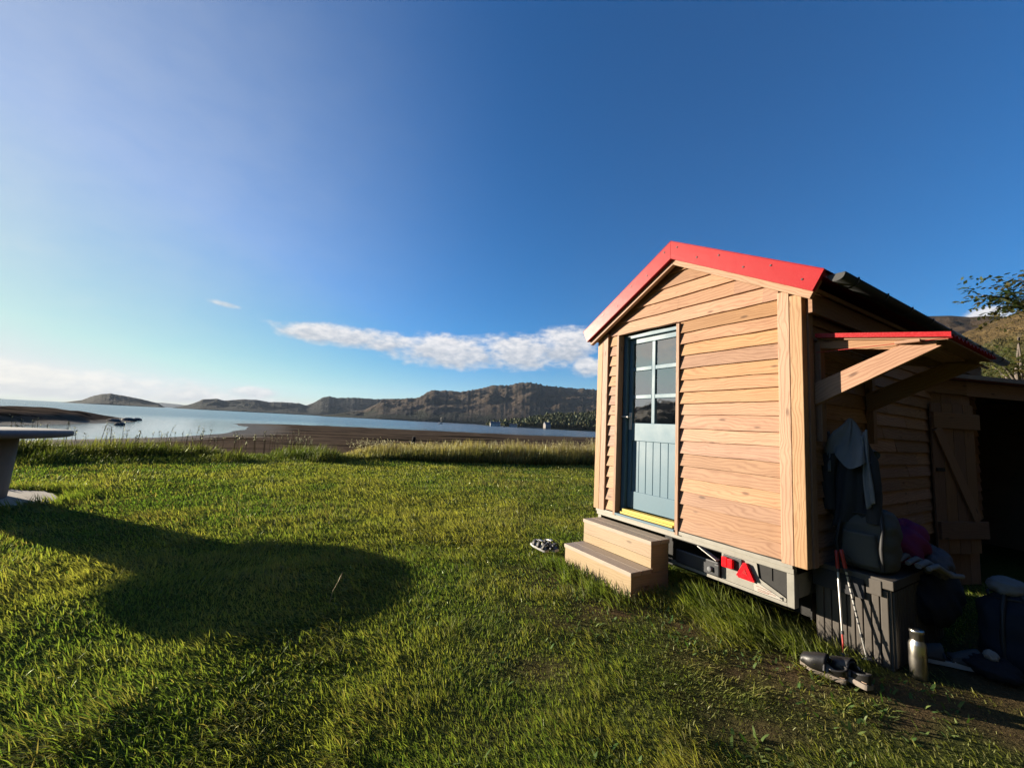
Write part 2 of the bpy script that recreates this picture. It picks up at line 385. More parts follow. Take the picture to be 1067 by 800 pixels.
def ground_h(x, y):
    x = np.asarray(x, float); y = np.asarray(y, float)
    r = np.hypot(x, y); d = edge_d(x, y)
    lawn = .06*(fbm(x*.55, y*.55, 3, 1)-.5)+.055*(fbm(x*1.7, y*1.7, 3, 2)-.5)*np.exp(-r/14)
    u, v = to_hut(x, y)
    flat = np.exp(-(np.clip(np.abs(u-1.0)-1.6, 0, 9)**2+np.clip(np.abs(v-1)-1.4, 0, 9)**2)/.6)
    lawn = lawn*(1-.75*flat)
    jag = 3.0*(fbm(x*.09, y*.09, 4, 8)-.5)*sstep(r, 30, 80)
    sd = np.maximum(poly_sd(x, y, SHORE), poly_sd(x, y, SPIT)*1.0)+jag
    mud = -1.6+np.where(sd > 0, 1.15*(1-np.exp(-np.maximum(sd, 0)/22)), .08*sd)+.28*(fbm(x*.25, y*.25, 5, 9)-.5)*sstep(sd, 0, 10)
    sp = poly_sd(x, y, SPIT)
    mud = mud+np.where(sp > 0, .9*sstep(sp, 0, 8)*(.3+1.2*fbm(x*.12, y*.12, 4, 4)), 0)
    mud = np.maximum(mud, -6)
    t = sstep(d, 1.2, 9.0)
    return lawn*(1-t)+mud*t
azs = np.concatenate([np.linspace(-70, 70, 300), np.linspace(70, 290, 90)[1:-1]])
rs = np.concatenate([[.02], np.geomspace(.3, 9000, 300)])
A_, R_ = np.meshgrid(np.radians(azs), rs)
gx, gy = (np.sin(A_)*R_).ravel(), (np.cos(A_)*R_).ravel()
gz = ground_h(gx, gy)
na, nr = len(azs), len(rs); ii, jj = np.meshgrid(np.arange(na), np.arange(nr-1)); ii = ii.ravel(); jj = jj.ravel(); i2 = (ii+1) % na
gm, n = new_mat('lawn_and_shore')
P = n.add('ShaderNodeNewGeometry').outputs['Position']; sp_ = n.add('ShaderNodeSeparateXYZ'); n.l.new(P, sp_.inputs[0]); zz = sp_.outputs[2]
b1 = n.noise(P, 1.3, 6, .6); b2 = n.noise(P, 22, 6, .65); b3 = n.noise(P, .12, 4)
dry = n.add('ShaderNodeAttribute', dict(attribute_name='dry')).outputs['Fac']
gcol = n.mix(b2, (.028, .042, .012), (.085, .115, .026)); gcol = n.mix(n.smooth(b1, .52, .75), gcol, (.07, .06, .022))
soil = n.mix(b2, (.05, .034, .018), (.17, .12, .06)); gcol = n.mix(dry, gcol, soil)
peb = n.add('ShaderNodeTexVoronoi', None, Scale=2.2); n.l.new(P, peb.inputs['Vector'])
mudc = n.mix(n.noise(P, .7, 6, .65), (.046, .034, .023), (.155, .112, .076)); mudc = n.mix(n.smooth(n.noise(n.mapping(P, (.05, .35, 1)), 1.0, 5), .5, .62), mudc, (.018, .015, .011))
mudc = n.mix(n.math('MULTIPLY', n.smooth(peb.outputs['Distance'], .1, .5, 1.0, 0.0), .3), mudc, (.085, .065, .05))
wet = n.smooth(zz, -1.52, -1.2, 1.0, 0.0); mudc = n.mix(n.math('MULTIPLY', wet, .7), mudc, (.03, .024, .018))
isl = n.math('SUBTRACT', 1.0, n.add('ShaderNodeAttribute', dict(attribute_name='beach')).outputs['Fac'])
c = n.mix(isl, mudc, gcol)
bh = n.math('ADD', n.math('ADD', n.math('MULTIPLY', b2, .5), b1), n.math('MULTIPLY', n.noise(P, 70, 3), .25))
b = principled(n, Base_Color=c, Roughness=n.math('SUBTRACT', .92, n.math('MULTIPLY', wet, .25)), Normal=n.bump(bh, 1.0, .08), Specular_IOR_Level=n.math('MULTIPLY', wet, .2))
finish(n, b.outputs[0])
def dryness(x, y):
    """bare, trodden patches in the lawn, 0..1"""
    d = np.zeros(np.shape(x))
    for cx, cy, sx, sy, w in [(.62, 4.0, .50, .30, 1.1), (1.0, 3.55, .40, .30, 1), (1.35, 3.15, .3, .3, .8), (1.75, 2.75, .48, .28, 1.1), (2.25, 2.45, .6, .28, 1.1), (.55, 3.2, .5, .3, .45), (1.2, 2.2, .5, .2, .5), (2.75, 2.35, .6, .3, .9), (3.2, 2.6, .6, .5, 1), (.2, 2.6, .35, .25, .4), (-.1, 2.1, .3, .2, .35)]:
        d = np.maximum(d, w*np.exp(-(((x-cx)/sx)**2+((y-cy)/sy)**2)))
    u, v = to_hut(x, y)
    d = np.maximum(d, sstep(-u, .35, .6)*sstep(v, .35, .8))
    return np.clip(d*1.15*(-.25+2.3*fbm(x*4.2, y*4.2, 4, 31)), 0, 1)
ground = mesh_np('ground', np.stack([gx, gy, gz], -1), np.stack([jj*na+ii, jj*na+i2, (jj+1)*na+i2, (jj+1)*na+ii], -1), None, gm, {'dry': dryness(gx, gy), 'beach': sstep(edge_d(gx, gy)+1.2*(fbm(gx*.9, gy*.9, 3, 15)-.5), 2.6, 4.2)}, True)
tag(ground, 'mown green lawn running down to a brown muddy shore', 'ground', kind='structure')

# ------------------------------------------------------------------ sea
wm, n = new_mat('sea_water'); P = n.add('ShaderNodeNewGeometry').outputs['Position']
w1 = n.noise(n.mapping(P, (.35, .9, 1), rot=(0, 0, .5)), .8, 4, .6); w2 = n.noise(n.mapping(P, (1, 2.2, 1), rot=(0, 0, .5)), 2.4, 3); w3 = n.noise(P, .012, 3)
fl_ = n.add('ShaderNodeVectorMath', dict(operation='LENGTH')); n.l.new(P, fl_.inputs[0]); far_ = n.math('ADD', fl_.outputs['Value'], n.math('MULTIPLY', n.math('SUBTRACT', w3, .5), 60.0))
hh = n.math('ADD', n.math('MULTIPLY', w1, 1.0), n.math('MULTIPLY', w2, .35))
b = principled(n, Base_Color=n.mix(w3, (.018, .045, .07, 1), (.03, .06, .085, 1)), Roughness=n.smooth(far_, 70.0, 220.0, .05, .2), IOR=1.33, Normal=n.add('ShaderNodeBump', None, Height=hh, Strength=n.smooth(far_, 70.0, 220.0, .10, .6), Distance=.25).outputs[0])
finish(n, b.outputs[0])
ra = np.concatenate([[1], np.geomspace(20, 40000, 60)]); ta = np.linspace(0, 2*np.pi, 97)[:-1]; T_, RR = np.meshgrid(ta, ra)
sv = np.stack([np.sin(T_)*RR, np.cos(T_)*RR, np.full(RR.shape, -1.6)], -1).reshape(-1, 3); ii, jj = np.meshgrid(np.arange(96), np.arange(len(ra)-1)); ii = ii.ravel(); jj = jj.ravel()
sea = mesh_np('sea', sv, np.stack([jj*96+ii, jj*96+(ii+1) % 96, (jj+1)*96+(ii+1) % 96, (jj+1)*96+ii], -1), None, wm)
tag(sea, 'calm blue sea loch with a bright shallow bay', 'sea', kind='structure')

# ------------------------------------------------------------------ hills
def pix_dir(px, py):
    d = fwd+(px-533.5)/FPX*rt2-(py-400)/FPX*up2
    return math.degrees(math.atan2(d.x, d.y)), math.atan2(d.z, math.hypot(d.x, d.y))
def hill_mat(name, low, high, rock, scale):
    m, n = new_mat(name); P = n.add('ShaderNodeNewGeometry').outputs['Position']; g = n.add('ShaderNodeNewGeometry'); nz = n.add('ShaderNodeSeparateXYZ'); n.l.new(g.outputs['Normal'], nz.inputs[0])
    h = n.add('ShaderNodeSeparateXYZ'); n.l.new(P, h.inputs[0])
    a = n.noise(P, scale, 8, .62); b_ = n.smooth(n.noise(P, scale*5, 7, .7), .3, .7)
    f = n.smooth(n.math('ADD', n.math('MULTIPLY', h.outputs[2], scale*1.2), n.math('MULTIPLY', n.math('SUBTRACT', a, .5), 1.6)), .15, .55)
    c = n.mix(f, n.mix(b_, tuple(x*.6 for x in low), low), n.mix(b_, tuple(x*.65 for x in high), high))
    c = n.mix(n.smooth(n.math('ADD', n.math('SUBTRACT', 1.0, nz.outputs[2]), n.math('MULTIPLY', n.math('SUBTRACT', b_, .5), .5)), .3, .55), c, rock)
    bb = principled(n, Base_Color=c, Roughness=.95, Normal=n.bump(n.math('ADD', a, n.math('MULTIPLY', b_, .5)), .9, .12/scale), Specular_IOR_Level=.1)
    finish(n, bb.outputs[0]); return m
def hill(name, pts, r0, r1, r2, mat, label, amp=.10, seed=0, freq=6.0, cat='hills', ext=6, nr_=110, na_=320, base=-1.9, direct=False, power=.8):
    """height field between distance r0 (foot) and r2 (far foot), crest at r1 following the skyline directions"""
    ad = sorted((p if direct else pix_dir(*p)) for p in pts) if not direct else sorted((a, math.radians(e)) for a, e in pts)
    A0 = np.array([a for a, e in ad]); E0 = np.array([e for a, e in ad])
    az_ = np.linspace(A0[0]-ext, A0[-1]+ext, na_); E = np.interp(az_, A0, E0)
    fall = sstep(az_, A0[0]-ext, A0[0])*sstep(-az_, -A0[-1]-ext, -A0[-1])
    H = (r1*np.tan(E)*(1+(.06 if r1 > 1500 else 0)*amp/.08*(fbm(az_*freq*.25, az_*0, 4, seed+7)-.5))+CAM_H)*fall-3.0*(1-fall)
    t = np.linspace(0, 1, nr_); rr = np.where(t < .6, r0+(r1-r0)*t/.6, r1+(r2-r1)*(t-.6)/.4)
    A, T = np.meshgrid(np.radians(az_), t); RR_ = np.interp(T, t, rr); HH = np.interp(np.degrees(A), az_, H)
    X, Y = np.sin(A)*RR_, np.cos(A)*RR_
    pr = np.where(T < .6, np.power(np.clip(T/.6, 0, 1), power), np.cos((T-.6)/.4*np.pi/2)**.8)
    s = freq/r1
    nz_ = fbm(X*s, Y*s, 7, seed, .55)+.35*(1-np.abs(2*fbm(X*s*1.7, Y*s*1.7, 5, seed+3, .55)-1)); nz_ = nz_-nz_.mean()
    off = np.abs(T-.6)/.6; w = np.clip(off*3, 0, 1)*pr
    Z = base+(HH-base)*pr+np.abs(HH).max()*amp*4*nz_*w*sstep(T, 0.0, .15)
    lim = base+(HH-base)*(RR_/r1); ex = Z-lim; Z = np.where((T < .6) & (ex > -20*amp), lim-20*amp*np.exp(-np.clip(ex+20*amp, 0, 400)/(20*amp)), Z) if r1 > 300 else np.where(T < .6, np.minimum(Z, lim), Z)
    Z = np.where(np.abs(T-.6) < 1e-6, HH, Z)
    Z[0] = base-1; Z[-1] = base-2
    ii, jj = np.meshgrid(np.arange(na_-1), np.arange(nr_-1)); ii = ii.ravel(); jj = jj.ravel()
    o = mesh_np(name, np.stack([X, Y, Z], -1).reshape(-1, 3), np.stack([jj*na_+ii, jj*na_+ii+1, (jj+1)*na_+ii+1, (jj+1)*na_+ii], -1), None, mat, None, True)
    o_verts[label] = np.stack([X, Y, Z], -1)
    return tag(o, label, cat, kind='structure')
o_verts = {}
hm_main = hill_mat('heather_hillside', (.026, .032, .017), (.088, .064, .044), (.058, .054, .05), .010)
hm_mid = hill_mat('distant_hillside', (.018, .027, .019), (.036, .034, .027), (.042, .042, .042), .006)
hm_far = hill_mat('far_hillside', (.06, .065, .055), (.07, .065, .06), (.09, .085, .08), .002)
hm_sky_block = hill_mat('sky_block_hillside', (.010, .014, .007), (.02, .02, .011), (.03, .03, .025), .02)  # dark colour for the added sky-blocking slope
hm_wood = hill_mat('wooded_slope', (.022, .032, .014), (.045, .048, .022), (.05, .05, .04), .02)
hm_right = hill_mat('bracken_slope', (.065, .075, .022), (.15, .105, .045), (.12, .10, .07), .03)
hm_moor = hill_mat('moor_ridge', (.07, .062, .04), (.115, .08, .05), (.09, .075, .06), .008)
hill('hills', [(380, 428), (400, 416), (436, 414.2), (449.5, 406.2), (470, 406.9), (478, 408.4), (503, 403.9), (517, 400.6), (530.5, 401.7), (537, 399), (553, 398.2), (569, 401.6), (587, 403.4), (614, 405), (650, 409), (700, 418), (760, 440)],
     1500, 2700, 4200, hm_main, 'broad brown heather hill across the water behind the hut', amp=.10, seed=3, freq=24)
hill('hills', [(176, 427.5), (190, 423.5), (202, 420), (211.7, 415.9), (226.3, 415.2), (233.6, 417.4), (253, 415.7), (267.7, 416.4), (280, 418.7), (294.5, 418.8), (311.6, 420), (319, 422.3), (326, 420), (336, 414), (343, 412.7), (350.6, 414.4), (370, 414), (390, 415.6), (414, 415.2), (450, 416), (480, 425)],
     2900, 3900, 5200, hm_mid, 'long low dark ridge across the loch left of the brown hill', amp=.09, seed=9, freq=34, ext=2)
hill('island', [(20, 420), (44, 420.2), (66, 419.2), (85.3, 416.7), (95, 413), (104.8, 410.6), (114.5, 409.8), (126.7, 411.8), (146, 415.4), (165.7, 420.3), (173, 425.5)],
     2900, 3500, 4300, hm_mid, 'rounded headland with a humped top on the left horizon', amp=.08, seed=21, freq=40, ext=1.2, cat='headland')
hill('hills', [(-140, 409), (-60, 414), (0, 417), (20, 416.8), (40, 418), (66, 419.5), (150, 420), (168, 419.4), (185, 421), (200, 423), (240, 429)],
     10500, 12500, 15000, hm_far, 'faint pale hills far off on the left horizon', amp=.04, seed=33, ext=3)
hill('hills', [(470, 445), (500, 443), (535, 440), (553, 435.6), (571, 432.2), (591, 430), (620, 428.8), (680, 430), (760, 436), (850, 450)],
     640, 900, 1300, hm_wood, 'low wooded slope coming down to the far shore beside the hut', amp=.08, seed=41, freq=20, cat='slope')
hill('hills', [(900, 335), (940, 329.5), (970, 329), (990, 328.5), (1011, 330), (1030, 328.6), (1060, 331), (1110, 320), (1180, 310)],
     420, 800, 1300, hm_moor, 'dark moor ridge behind the hut roof', amp=.05, seed=52, freq=12, ext=18, cat='ridge')
hill('hills', [(985, 372), (1003, 347), (1015, 342), (1030, 337), (1045, 331), (1067, 322), (1100, 310), (1160, 290)],
     26, 85, 190, hm_right, 'near bracken covered slope behind the shed', amp=.03, seed=61, freq=30, ext=5, cat='slope', power=1.0)
hill('hills', [(-128, 8), (-115, 9), (-104, 7.5), (-96, 5.6), (-88, 5.2), (-80, 4.0), (-74, 1.0)], 700, 1300, 2200, hm_main, 'dark headland along the shore beyond the left edge', amp=.06, seed=71, ext=4, direct=True, cat='headland')
hill('hills', [(75, 12), (95, 14), (120, 12), (150, 10), (180, 11), (210, 9), (228, 8)], 300, 700, 1400, hm_moor, 'moor slopes rising behind the meadow', amp=.06, seed=81, ext=10, direct=True, cat='slope')
hill('hills', [(78, 30), (90, 40), (120, 44), (150, 46), (180, 46), (205, 40), (222, 26)], 16, 55, 120, hm_sky_block, 'steep dark hillside added unseen behind the camera to block sky light', amp=.05, seed=91, ext=13, direct=True, cat='slope', power=1.0)  # slope added out of view to cut sky light on the hut side

# ------------------------------------------------------------------ the hut (local x = -u, y = into the hut)
hut = thing('wooden_hut', 'larch clad cabin on a galvanised trailer with red gable trim and blue door', 'hut', HUT_O, HUT_R)
W_, L_ = 2.2, 4.8; ZB, ZE = .555, 2.545; APX, APZ = 1.09, 3.355; SL = .545
def under(u): return 3.15-SL*abs(u-APX)         # underside of the roof over the gable
PW = .17                                          # corner post width
# gable boards
g = MB(); bz = ZB+.004; EXPO = .119; k = 0
def clad(mb, u0, u1, z0, z1, y0=.03, lap=.032, prj=.038, top=None):
    """feather edge board: thick lower edge standing proud, laid over the board below"""
    def zt(u): return min(z1+lap, under(u)) if top is None else z1+lap
    pj = prj+random.uniform(-.005, .005); ns = max(2, int((u1-u0)/.11)+1); wob = [random.uniform(-.0045, .0045) for _ in range(ns//2+3)]
    vs = []
    for k in range(ns):
        u = u0+(u1-u0)*k/(ns-1); q = k/2; i = int(q); jz = wob[i]*(1-q+i)+wob[i+1]*(q-i)
        zt_ = min(z1+lap, under(u)); zl = z0+jz
        fr = max(0.0, min(1.0, (zt_-zl)/(z1+lap-zl)))
        if zt_ <= zl+.004: zt_ = zl+.004
        vs += [(-u, y0-pj+jz*.6, zl), (-u, y0-pj+(pj-.010)*fr, zt_), (-u, y0+.012, zt_), (-u, y0+.012, zl)]
    fs = [(0, 1, 2, 3), tuple(4*(ns-1)+i for i in (3, 2, 1, 0))]
    for k in range(ns-1): fs += [(4*k+i, 4*k+4+i, 4*k+4+(i+1) % 4, 4*k+(i+1) % 4) for i in range(4)]
    mb.piece(vs, fs, 0)
DU0, DU1, DZ = 1.095, 1.86, 2.545                 # door opening
while bz < 3.12:
    z1 = bz+EXPO+(.010 if bz > 2.5 else random.uniform(-.009, .009))
    lo = under(0)-.01
    def span(a, b):
        # cut the board to the rake
        zz0 = bz+.01
        half = (3.15-zz0)/SL
        return max(a, APX-half), min(b, APX+half)
    if bz < DZ-.03:
        clad(g, PW+.004, DU0-.03, bz, min(z1, 9))
        clad(g, DU1+.03, W_-PW-.004, bz, z1)
    else:
        a, b_ = span(PW+.004, W_-PW-.004)
        if b_-a > .12:
            # three pieces so that the top edge follows the roof
            cuts = sorted({a, b_, *[c for c in (APX-(3.15-z1-.03)/SL, APX, APX+(3.15-z1-.03)/SL) if a+.03 < c < b_-.03]})
            t0 = random.getstate(); rr_ = random.random()
            for c0, c1 in zip(cuts[:-1], cuts[1:]):
                random.seed(int(bz*1000)); clad(g, c0, c1, bz, z1)
            random.seed(int(rr_*1e6))
    bz = z1
g.build('gable_cladding', M['larch'], hut)
# corner posts
for nm, (u0, u1) in (('corner_post', (0, PW)), ('corner_post', (W_-PW, W_))):
    b = MB()
    for a, c in ((u0, (u0+u1)/2-.0015), ((u0+u1)/2+.0015, u1)):
        b.box(-c, -a, -.022, .05, ZB-.012, min(under(a), under(c))-.004, 2)
    b.build('corner_post', M['larch_post'], hut, bevel=.004)
for x0, x1 in ((-.045, .012), (-W_-.012, -W_+.045)):
    b = MB(); b.box(x0, x1, .052, .125, ZB-.01, 2.53, 2); b.build('corner_board', M['larch_post'], hut, bevel=.003)
# long side walls and the rear gable
def side_clad(mb, x0, sgn, z0, z1, ya, yb):
    pj = .032+random.uniform(-.004, .004)
    vs = []
    for y in (ya, yb): vs += [(x0+sgn*pj, y, z0), (x0+sgn*.006, y, z1+.03), (x0-sgn*.012, y, z1+.03), (x0-sgn*.012, y, z0)]
    mb.piece(vs, [(0, 1, 2, 3), (7, 6, 5, 4), (0, 4, 5, 1), (1, 5, 6, 2), (2, 6, 7, 3), (3, 7, 4, 0)], 1)
for x0, sg in ((-.03, 1), (-W_+.03, -1)):
    b = MB(); z = ZB
    while z < 2.5:
        cuts = [.13, random.uniform(1.4, 2.6), L_-.02]
        for ya, yb in zip(cuts[:-1], cuts[1:]): side_clad(b, x0, sg, z, min(z+EXPO, 2.52), ya, yb-.003)
        z += EXPO
    b.build('side_cladding', M['larch'], hut)
b = MB(); b.prism([(0.02, ZB), (W_-.02, ZB), (W_-.02, 2.53), (APX, 3.13), (.02, 2.53)], lambda p, q, d: (-p, d, q), L_-.02, L_+.02, 0); b.build('rear_wall', M['larch'], hut)
# inner lining and floor (the room behind the door glass)
b = MB()
b.box(-W_+.06, -.06, .13, L_-.04, ZB-.03, ZB+.0, 1); b.box(-W_+.045, -W_+.055, .13, L_-.04, ZB+.002, 2.5); b.box(-.055, -.045, .13, L_-.04, ZB+.002, 2.5)
b.box(-DU0+.02, -.06, .06, .07, ZB+.002, 2.5); b.box(-W_+.06, -DU1-.02, .06, .07, ZB+.002, 2.5)
b.build('lining', M['room'], hut)
# roof: two slabs with standing sheet ribs
roof = MB()
HU = 1.28
for sg in (-1, 1):
    for i in range(2):
        pass
    p = [(APX, APZ-.012), (APX+sg*(HU-.02), APZ-.012-SL*(HU-.02)), (APX+sg*(HU-.02), APZ-.05-SL*(HU-.02)), (APX, APZ-.05)]
    roof.prism(p, lambda p, q, d: (-p, d, q), -.085, L_+.12, 1)
    nrib = 15
    for i in range(nrib):
        y = -.05+i*(L_+.12)/nrib+.1
        roof.beam((-(APX), y, APZ-.006), (-(APX+sg*(HU-.03)), y, APZ-.006-SL*(HU-.03)), .05, .018)
ro = roof.build('roof', M['red_metal'], hut)
# rake flashing on the front: red folded sheet over a timber barge board
for sg in (-1, 1):
    nx, nz = (SL*.13, .13)
    e0 = (APX+sg*HU, APZ-SL*HU); 
    L1 = math.hypot(1, SL); dn = (sg*-SL/L1, -1/L1)           # direction square to the rake, downwards
    t = .158
    pk_lo = (APX, APZ-t*L1); e_lo = (e0[0]+dn[0]*t, e0[1]+dn[1]*t)
    rf = MB(); rf.prism([(APX, APZ), e0, e_lo, pk_lo], lambda p, q, d: (-p, d, q), -.125, -.088, Vector((-sg, 0, -SL)))
    rf.prism([(APX, APZ+.006), (e0[0], e0[1]+.006), (e0[0], e0[1]+.001), (APX, APZ+.001)], lambda p, q, d: (-p, d, q), -.125, .06, Vector((-sg, 0, -SL)))
    fl = rf.build('rake_flashing', M['red_metal'], ro, bevel=.003)
    t2 = t+.045
    bb = MB(); bb.prism([(APX, APZ-.06*L1), (e0[0]+dn[0]*.06-sg*.015, e0[1]+dn[1]*.06), (e0[0]+dn[0]*t2-sg*.012, e0[1]+dn[1]*t2), (APX, APZ-t2*L1)], lambda p, q, d: (-p, d, q), -.086, -.040, Vector((-sg, 0, -SL)))
    bb.build('barge_board', M['larch_post'], ro, bevel=.003)
    sf = MB(); sf.prism([(APX, APZ-.115*L1), (e0[0]+dn[0]*.115-sg*.02, e0[1]+dn[1]*.115), (e0[0]+dn[0]*.14-sg*.02, e0[1]+dn[1]*.14), (APX, APZ-.14*L1)], lambda p, q, d: (-p, d, q), -.038, L_+.1, 1)
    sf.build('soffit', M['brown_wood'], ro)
    for i in range(6):
        sc = MB(); f = (i+.35)/6; u = APX+sg*HU*f; z = APZ-SL*HU*f-.05-(.06 if i % 2 else 0)
        sc.piece([(-u+.007*math.cos(a*math.pi/3), y, z+.007*math.sin(a*math.pi/3)) for y in (-.130, -.124) for a in range(6)], [(5, 4, 3, 2, 1, 0)]+[(a, (a+1) % 6, 6+(a+1) % 6, 6+a) for a in range(6)])
        sc.build('screw', M['dark_plastic'], fl)
# gutter along the right eave
gt = MB(); gy0, gy1 = -.07, L_+.12; gxr, gzr, grd = -(APX-HU)+.05, APZ-SL*HU-.035, .052
gt.grid(lambda a, b_: (gxr+grd*math.cos(math.pi+math.pi*a), gy0+(gy1-gy0)*b_, gzr+grd*math.sin(math.pi+math.pi*a)), 13, 2)
go = gt.build('gutter', M['gutter'], hut, solid=.006)
b = MB(); b.piece([(gxr, gy0, gzr)]+[(gxr+grd*math.cos(math.pi+math.pi*a/10), gy0, gzr+grd*math.sin(math.pi+math.pi*a/10)) for a in range(11)], [(0, i, i+1) for i in range(1, 11)]); b.build('end_cap', M['gutter'], go, solid=.008)
for i in range(9):
    b = MB(); y = .12+i*.55
    b.grid(lambda a, b_: (gxr+(grd+.008)*math.cos(math.pi+math.pi*a), y+.022*b_, gzr+.004+(grd+.006)*math.sin(math.pi+math.pi*a)), 13, 2)
    b.build('gutter_bracket', M['gutter'], go, solid=.006)
b = MB(); b.box(.035, .06, .0, L_, 2.40, 2.55, 1); b.build('eave_board', M['brown_wood'], hut)
# door frame (blue), trims, door leaf
b = MB(); b.box(-DU1-.034, -DU1, -.020, .06, ZB-.03, DZ, 2); b.box(-DU0, -DU0+.034, -.020, .06, ZB-.045, DZ-.012, 2)
b.build('door_trim', M['larch_post'], hut, bevel=.002)
b = MB(); b.box(-DU1+.002, -DU1+.05, .064, .20, ZB-.0, DZ, 2); b.box(-DU0-.035, -DU0-.002, .064, .20, ZB, DZ, 2); b.box(-DU1+.052, -DU0-.037, .064, .20, DZ-.045, DZ-.002, 0); b.box(-DU1+.002, -DU0-.002, -.03, .14, ZB-.022, ZB-.002, 0)
b.build('door_frame', M['blue_paint'], hut, bevel=.003)
door = thing('door', None, None, (0, 0, 0)); door.parent = hut
lx0, lx1 = -DU1+.055, -DU0-.038        # leaf
dz0, dz1 = .615, DZ-.05; yf = .105
st = .052
b = MB(); b.box(lx0, lx0+st, yf, yf+.045, dz0, dz1, 2); b.box(lx1-st, lx1, yf, yf+.045, dz0, dz1, 2)
gx0, gx1 = lx0+st, lx1-st; zt0, zb0 = dz1-.055, 1.545
b.box(gx0, gx1, yf, yf+.045, zt0, dz1, 0); b.box(gx0, gx1, yf, yf+.045, 1.35, zb0, 0); b.box(gx0, gx1, yf, yf+.045, dz0, .80, 0)
xm = (gx0+gx1)/2; b.box(xm-.021, xm+.021, yf+.002, yf+.04, zb0, zt0, 2)
ph = (zt0-zb0-2*.044)/3
for i in (1, 2):
    z = zb0+i*ph+(i-1)*.044
    b.box(gx0, xm-.022, yf+.002, yf+.04, z, z+.044, 0); b.box(xm+.022, gx1, yf+.002, yf+.04, z, z+.044, 0)
b.build('door_frame_rails', M['blue_paint'], door, bevel=.004)
b = MB(); nb = 6; wb = (gx1-gx0)/nb
for i in range(nb): b.box(gx0+i*wb+.002, gx0+(i+1)*wb-.002, yf+.014, yf+.034, .79, 1.36, 2)
b.build('door_panel', M['blue_paint'], door, bevel=.004)
for i in range(3):
    for x0, x1 in ((gx0, xm-.02), (xm+.02, gx1)):
        z = zb0+i*(ph+.044); b = MB(); b.box(x0, x1, yf+.02, yf+.024, z-.003, z+ph+.003); b.build('window_pane', M['glass'], door)
b = MB()
b.grid(lambda a, c: (gx0+(gx1-gx0)*a, yf+.10+.018*math.sin(a*38), 1.5+.42*c), 60, 4); b.build('curtain', M['jacket_dark'], door)
b = MB(); b.box(lx0+.012, lx0+.05, yf-.008, yf, 1.47, 1.66, 2); b.tube([(lx0+.03, yf-.006, 1.61), (lx0+.03, yf-.055, 1.61), (lx0+.045, yf-.06, 1.61), (lx0-.07+.01, yf-.062, 1.612)][:2], .009, 10)
b.tube([(lx0+.03, yf-.052, 1.61), (lx0-.02, yf-.058, 1.612), (lx0-.065, yf-.052, 1.612)], .009, 10); b.build('handle', M['alu'], door, bevel=.001)
b = MB(); b.box(lx0, lx1, .03, .10, ZB+.0, ZB+.05, 0); b.box(lx0, lx1, .0, .028, ZB+.001, ZB+.022, 0); b.build('door_sill', M['yellow_paint'], hut, bevel=.004)
# trailer: floor beam, rear light board, side rails, wheels
tr = MB(); tr.box(-W_+.03, -.10, -.012, .05, .515, .548, 0); tr.box(-W_+.03, -.10, .004, .05, .475, .513, 0)
trl = tr.build('floor_beam', M['galv'], hut, bevel=.003)
b = MB()
b.box(-.150, -.10, .008, .07, .235, .473, 2); b.box(-W_+.05, -W_+.10, .008, .07, .235, .473, 2)
b.box(-W_+.10, -.152, .012, .055, .232, .258, 0)
b.box(-.14, -.10, .075, L_, .30, .47, 1); b.box(-W_+.05, -W_+.09, .075, L_, .30, .47, 1)
for y in (.8, 1.6, 2.4, 3.2, 4.0): b.box(-W_+.10, -.15, y, y+.05, .36, .47, 0)
b.build('trailer_frame', M['galv'], hut, bevel=.003)
b = MB(); P2 = [(.655, .474), (.37, .474), (.355, .365), (.16, .285), (.16, .26), (.655, .26)]
b.prism(P2, lambda p, q, d: (-p, d, q), .018, .024, 0); lb = b.build('light_board', M['galv'], hut)
b = MB(); b.box(-.635, -.475, .0, .016, .362, .468); b.build('lamp_base', M['dark_plastic'], lb, bevel=.012)
b = MB(); b.box(-.632, -.582, -.03, -.002, .372, .455); b.box(-.579, -.535, -.035, -.002, .376, .452); b.build('tail_light', M['red_lens'], lb, bevel=.008)
b = MB(); b.prism([(.515, .335), (.375, .335), (.383, .322), (.507, .322)], lambda p, q, d: (-p, d, q), -.004, .016); b.prism([(.518, .337), (.372, .337), (.432, .452), (.458, .452)], lambda p, q, d: (-p, d, q), -.016, .016)
rt_ = b.build('triangle_reflector', M['red_lens'], lb, bevel=.004)
b = MB(); b.prism([(.468, .367), (.422, .367), (.445, .412)], lambda p, q, d: (-p, d, q), -.019, -.0165); b.build('triangle_centre', M['red_metal'], rt_)
b = MB(); b.prism([(.375, .335), (.205, .278), (.185, .285), (.185, .262), (.385, .262), (.392, .30)], lambda p, q, d: (-p, d, q), .012, .0165); sk = b.build('sticker', M['sticker'], lb)
for i, (u0, u1, z) in enumerate([(.372, .35, .300), (.345, .325, .298), (.32, .295, .296), (.29, .262, .292), (.362, .33, .282), (.325, .300, .280), (.295, .252, .278), (.247, .232, .276), (.36, .28, .270)]):
    b = MB(); b.box(-u0, -u1, .0105, .0118, z, z+.0045); b.build('print', M['ink'], sk)
for u, z in ((.378, .318), (.20, .271)):
    b = MB(); b.box(-u, -u+.012, .009, .0118, z, z+.012); b.build('rivet', M['dark_plastic'], sk)
b = MB(); b.box(-.650, -.155, .03, .034, .259, .472); b.box(-.268, -.260, .024, .03, .375, .472); b.build('recess_light_stop', M['black'], lb)  # black panel added to stop sun passing through to the chest
b = MB(); b.box(-1.09, -.67, -.004, .022, .262, .385, 0); b.box(-.70, -.655, -.02, .0, .27, .37, 2)
bp = b.build('bumper_bar', M['dark_plastic'], hut, bevel=.012)
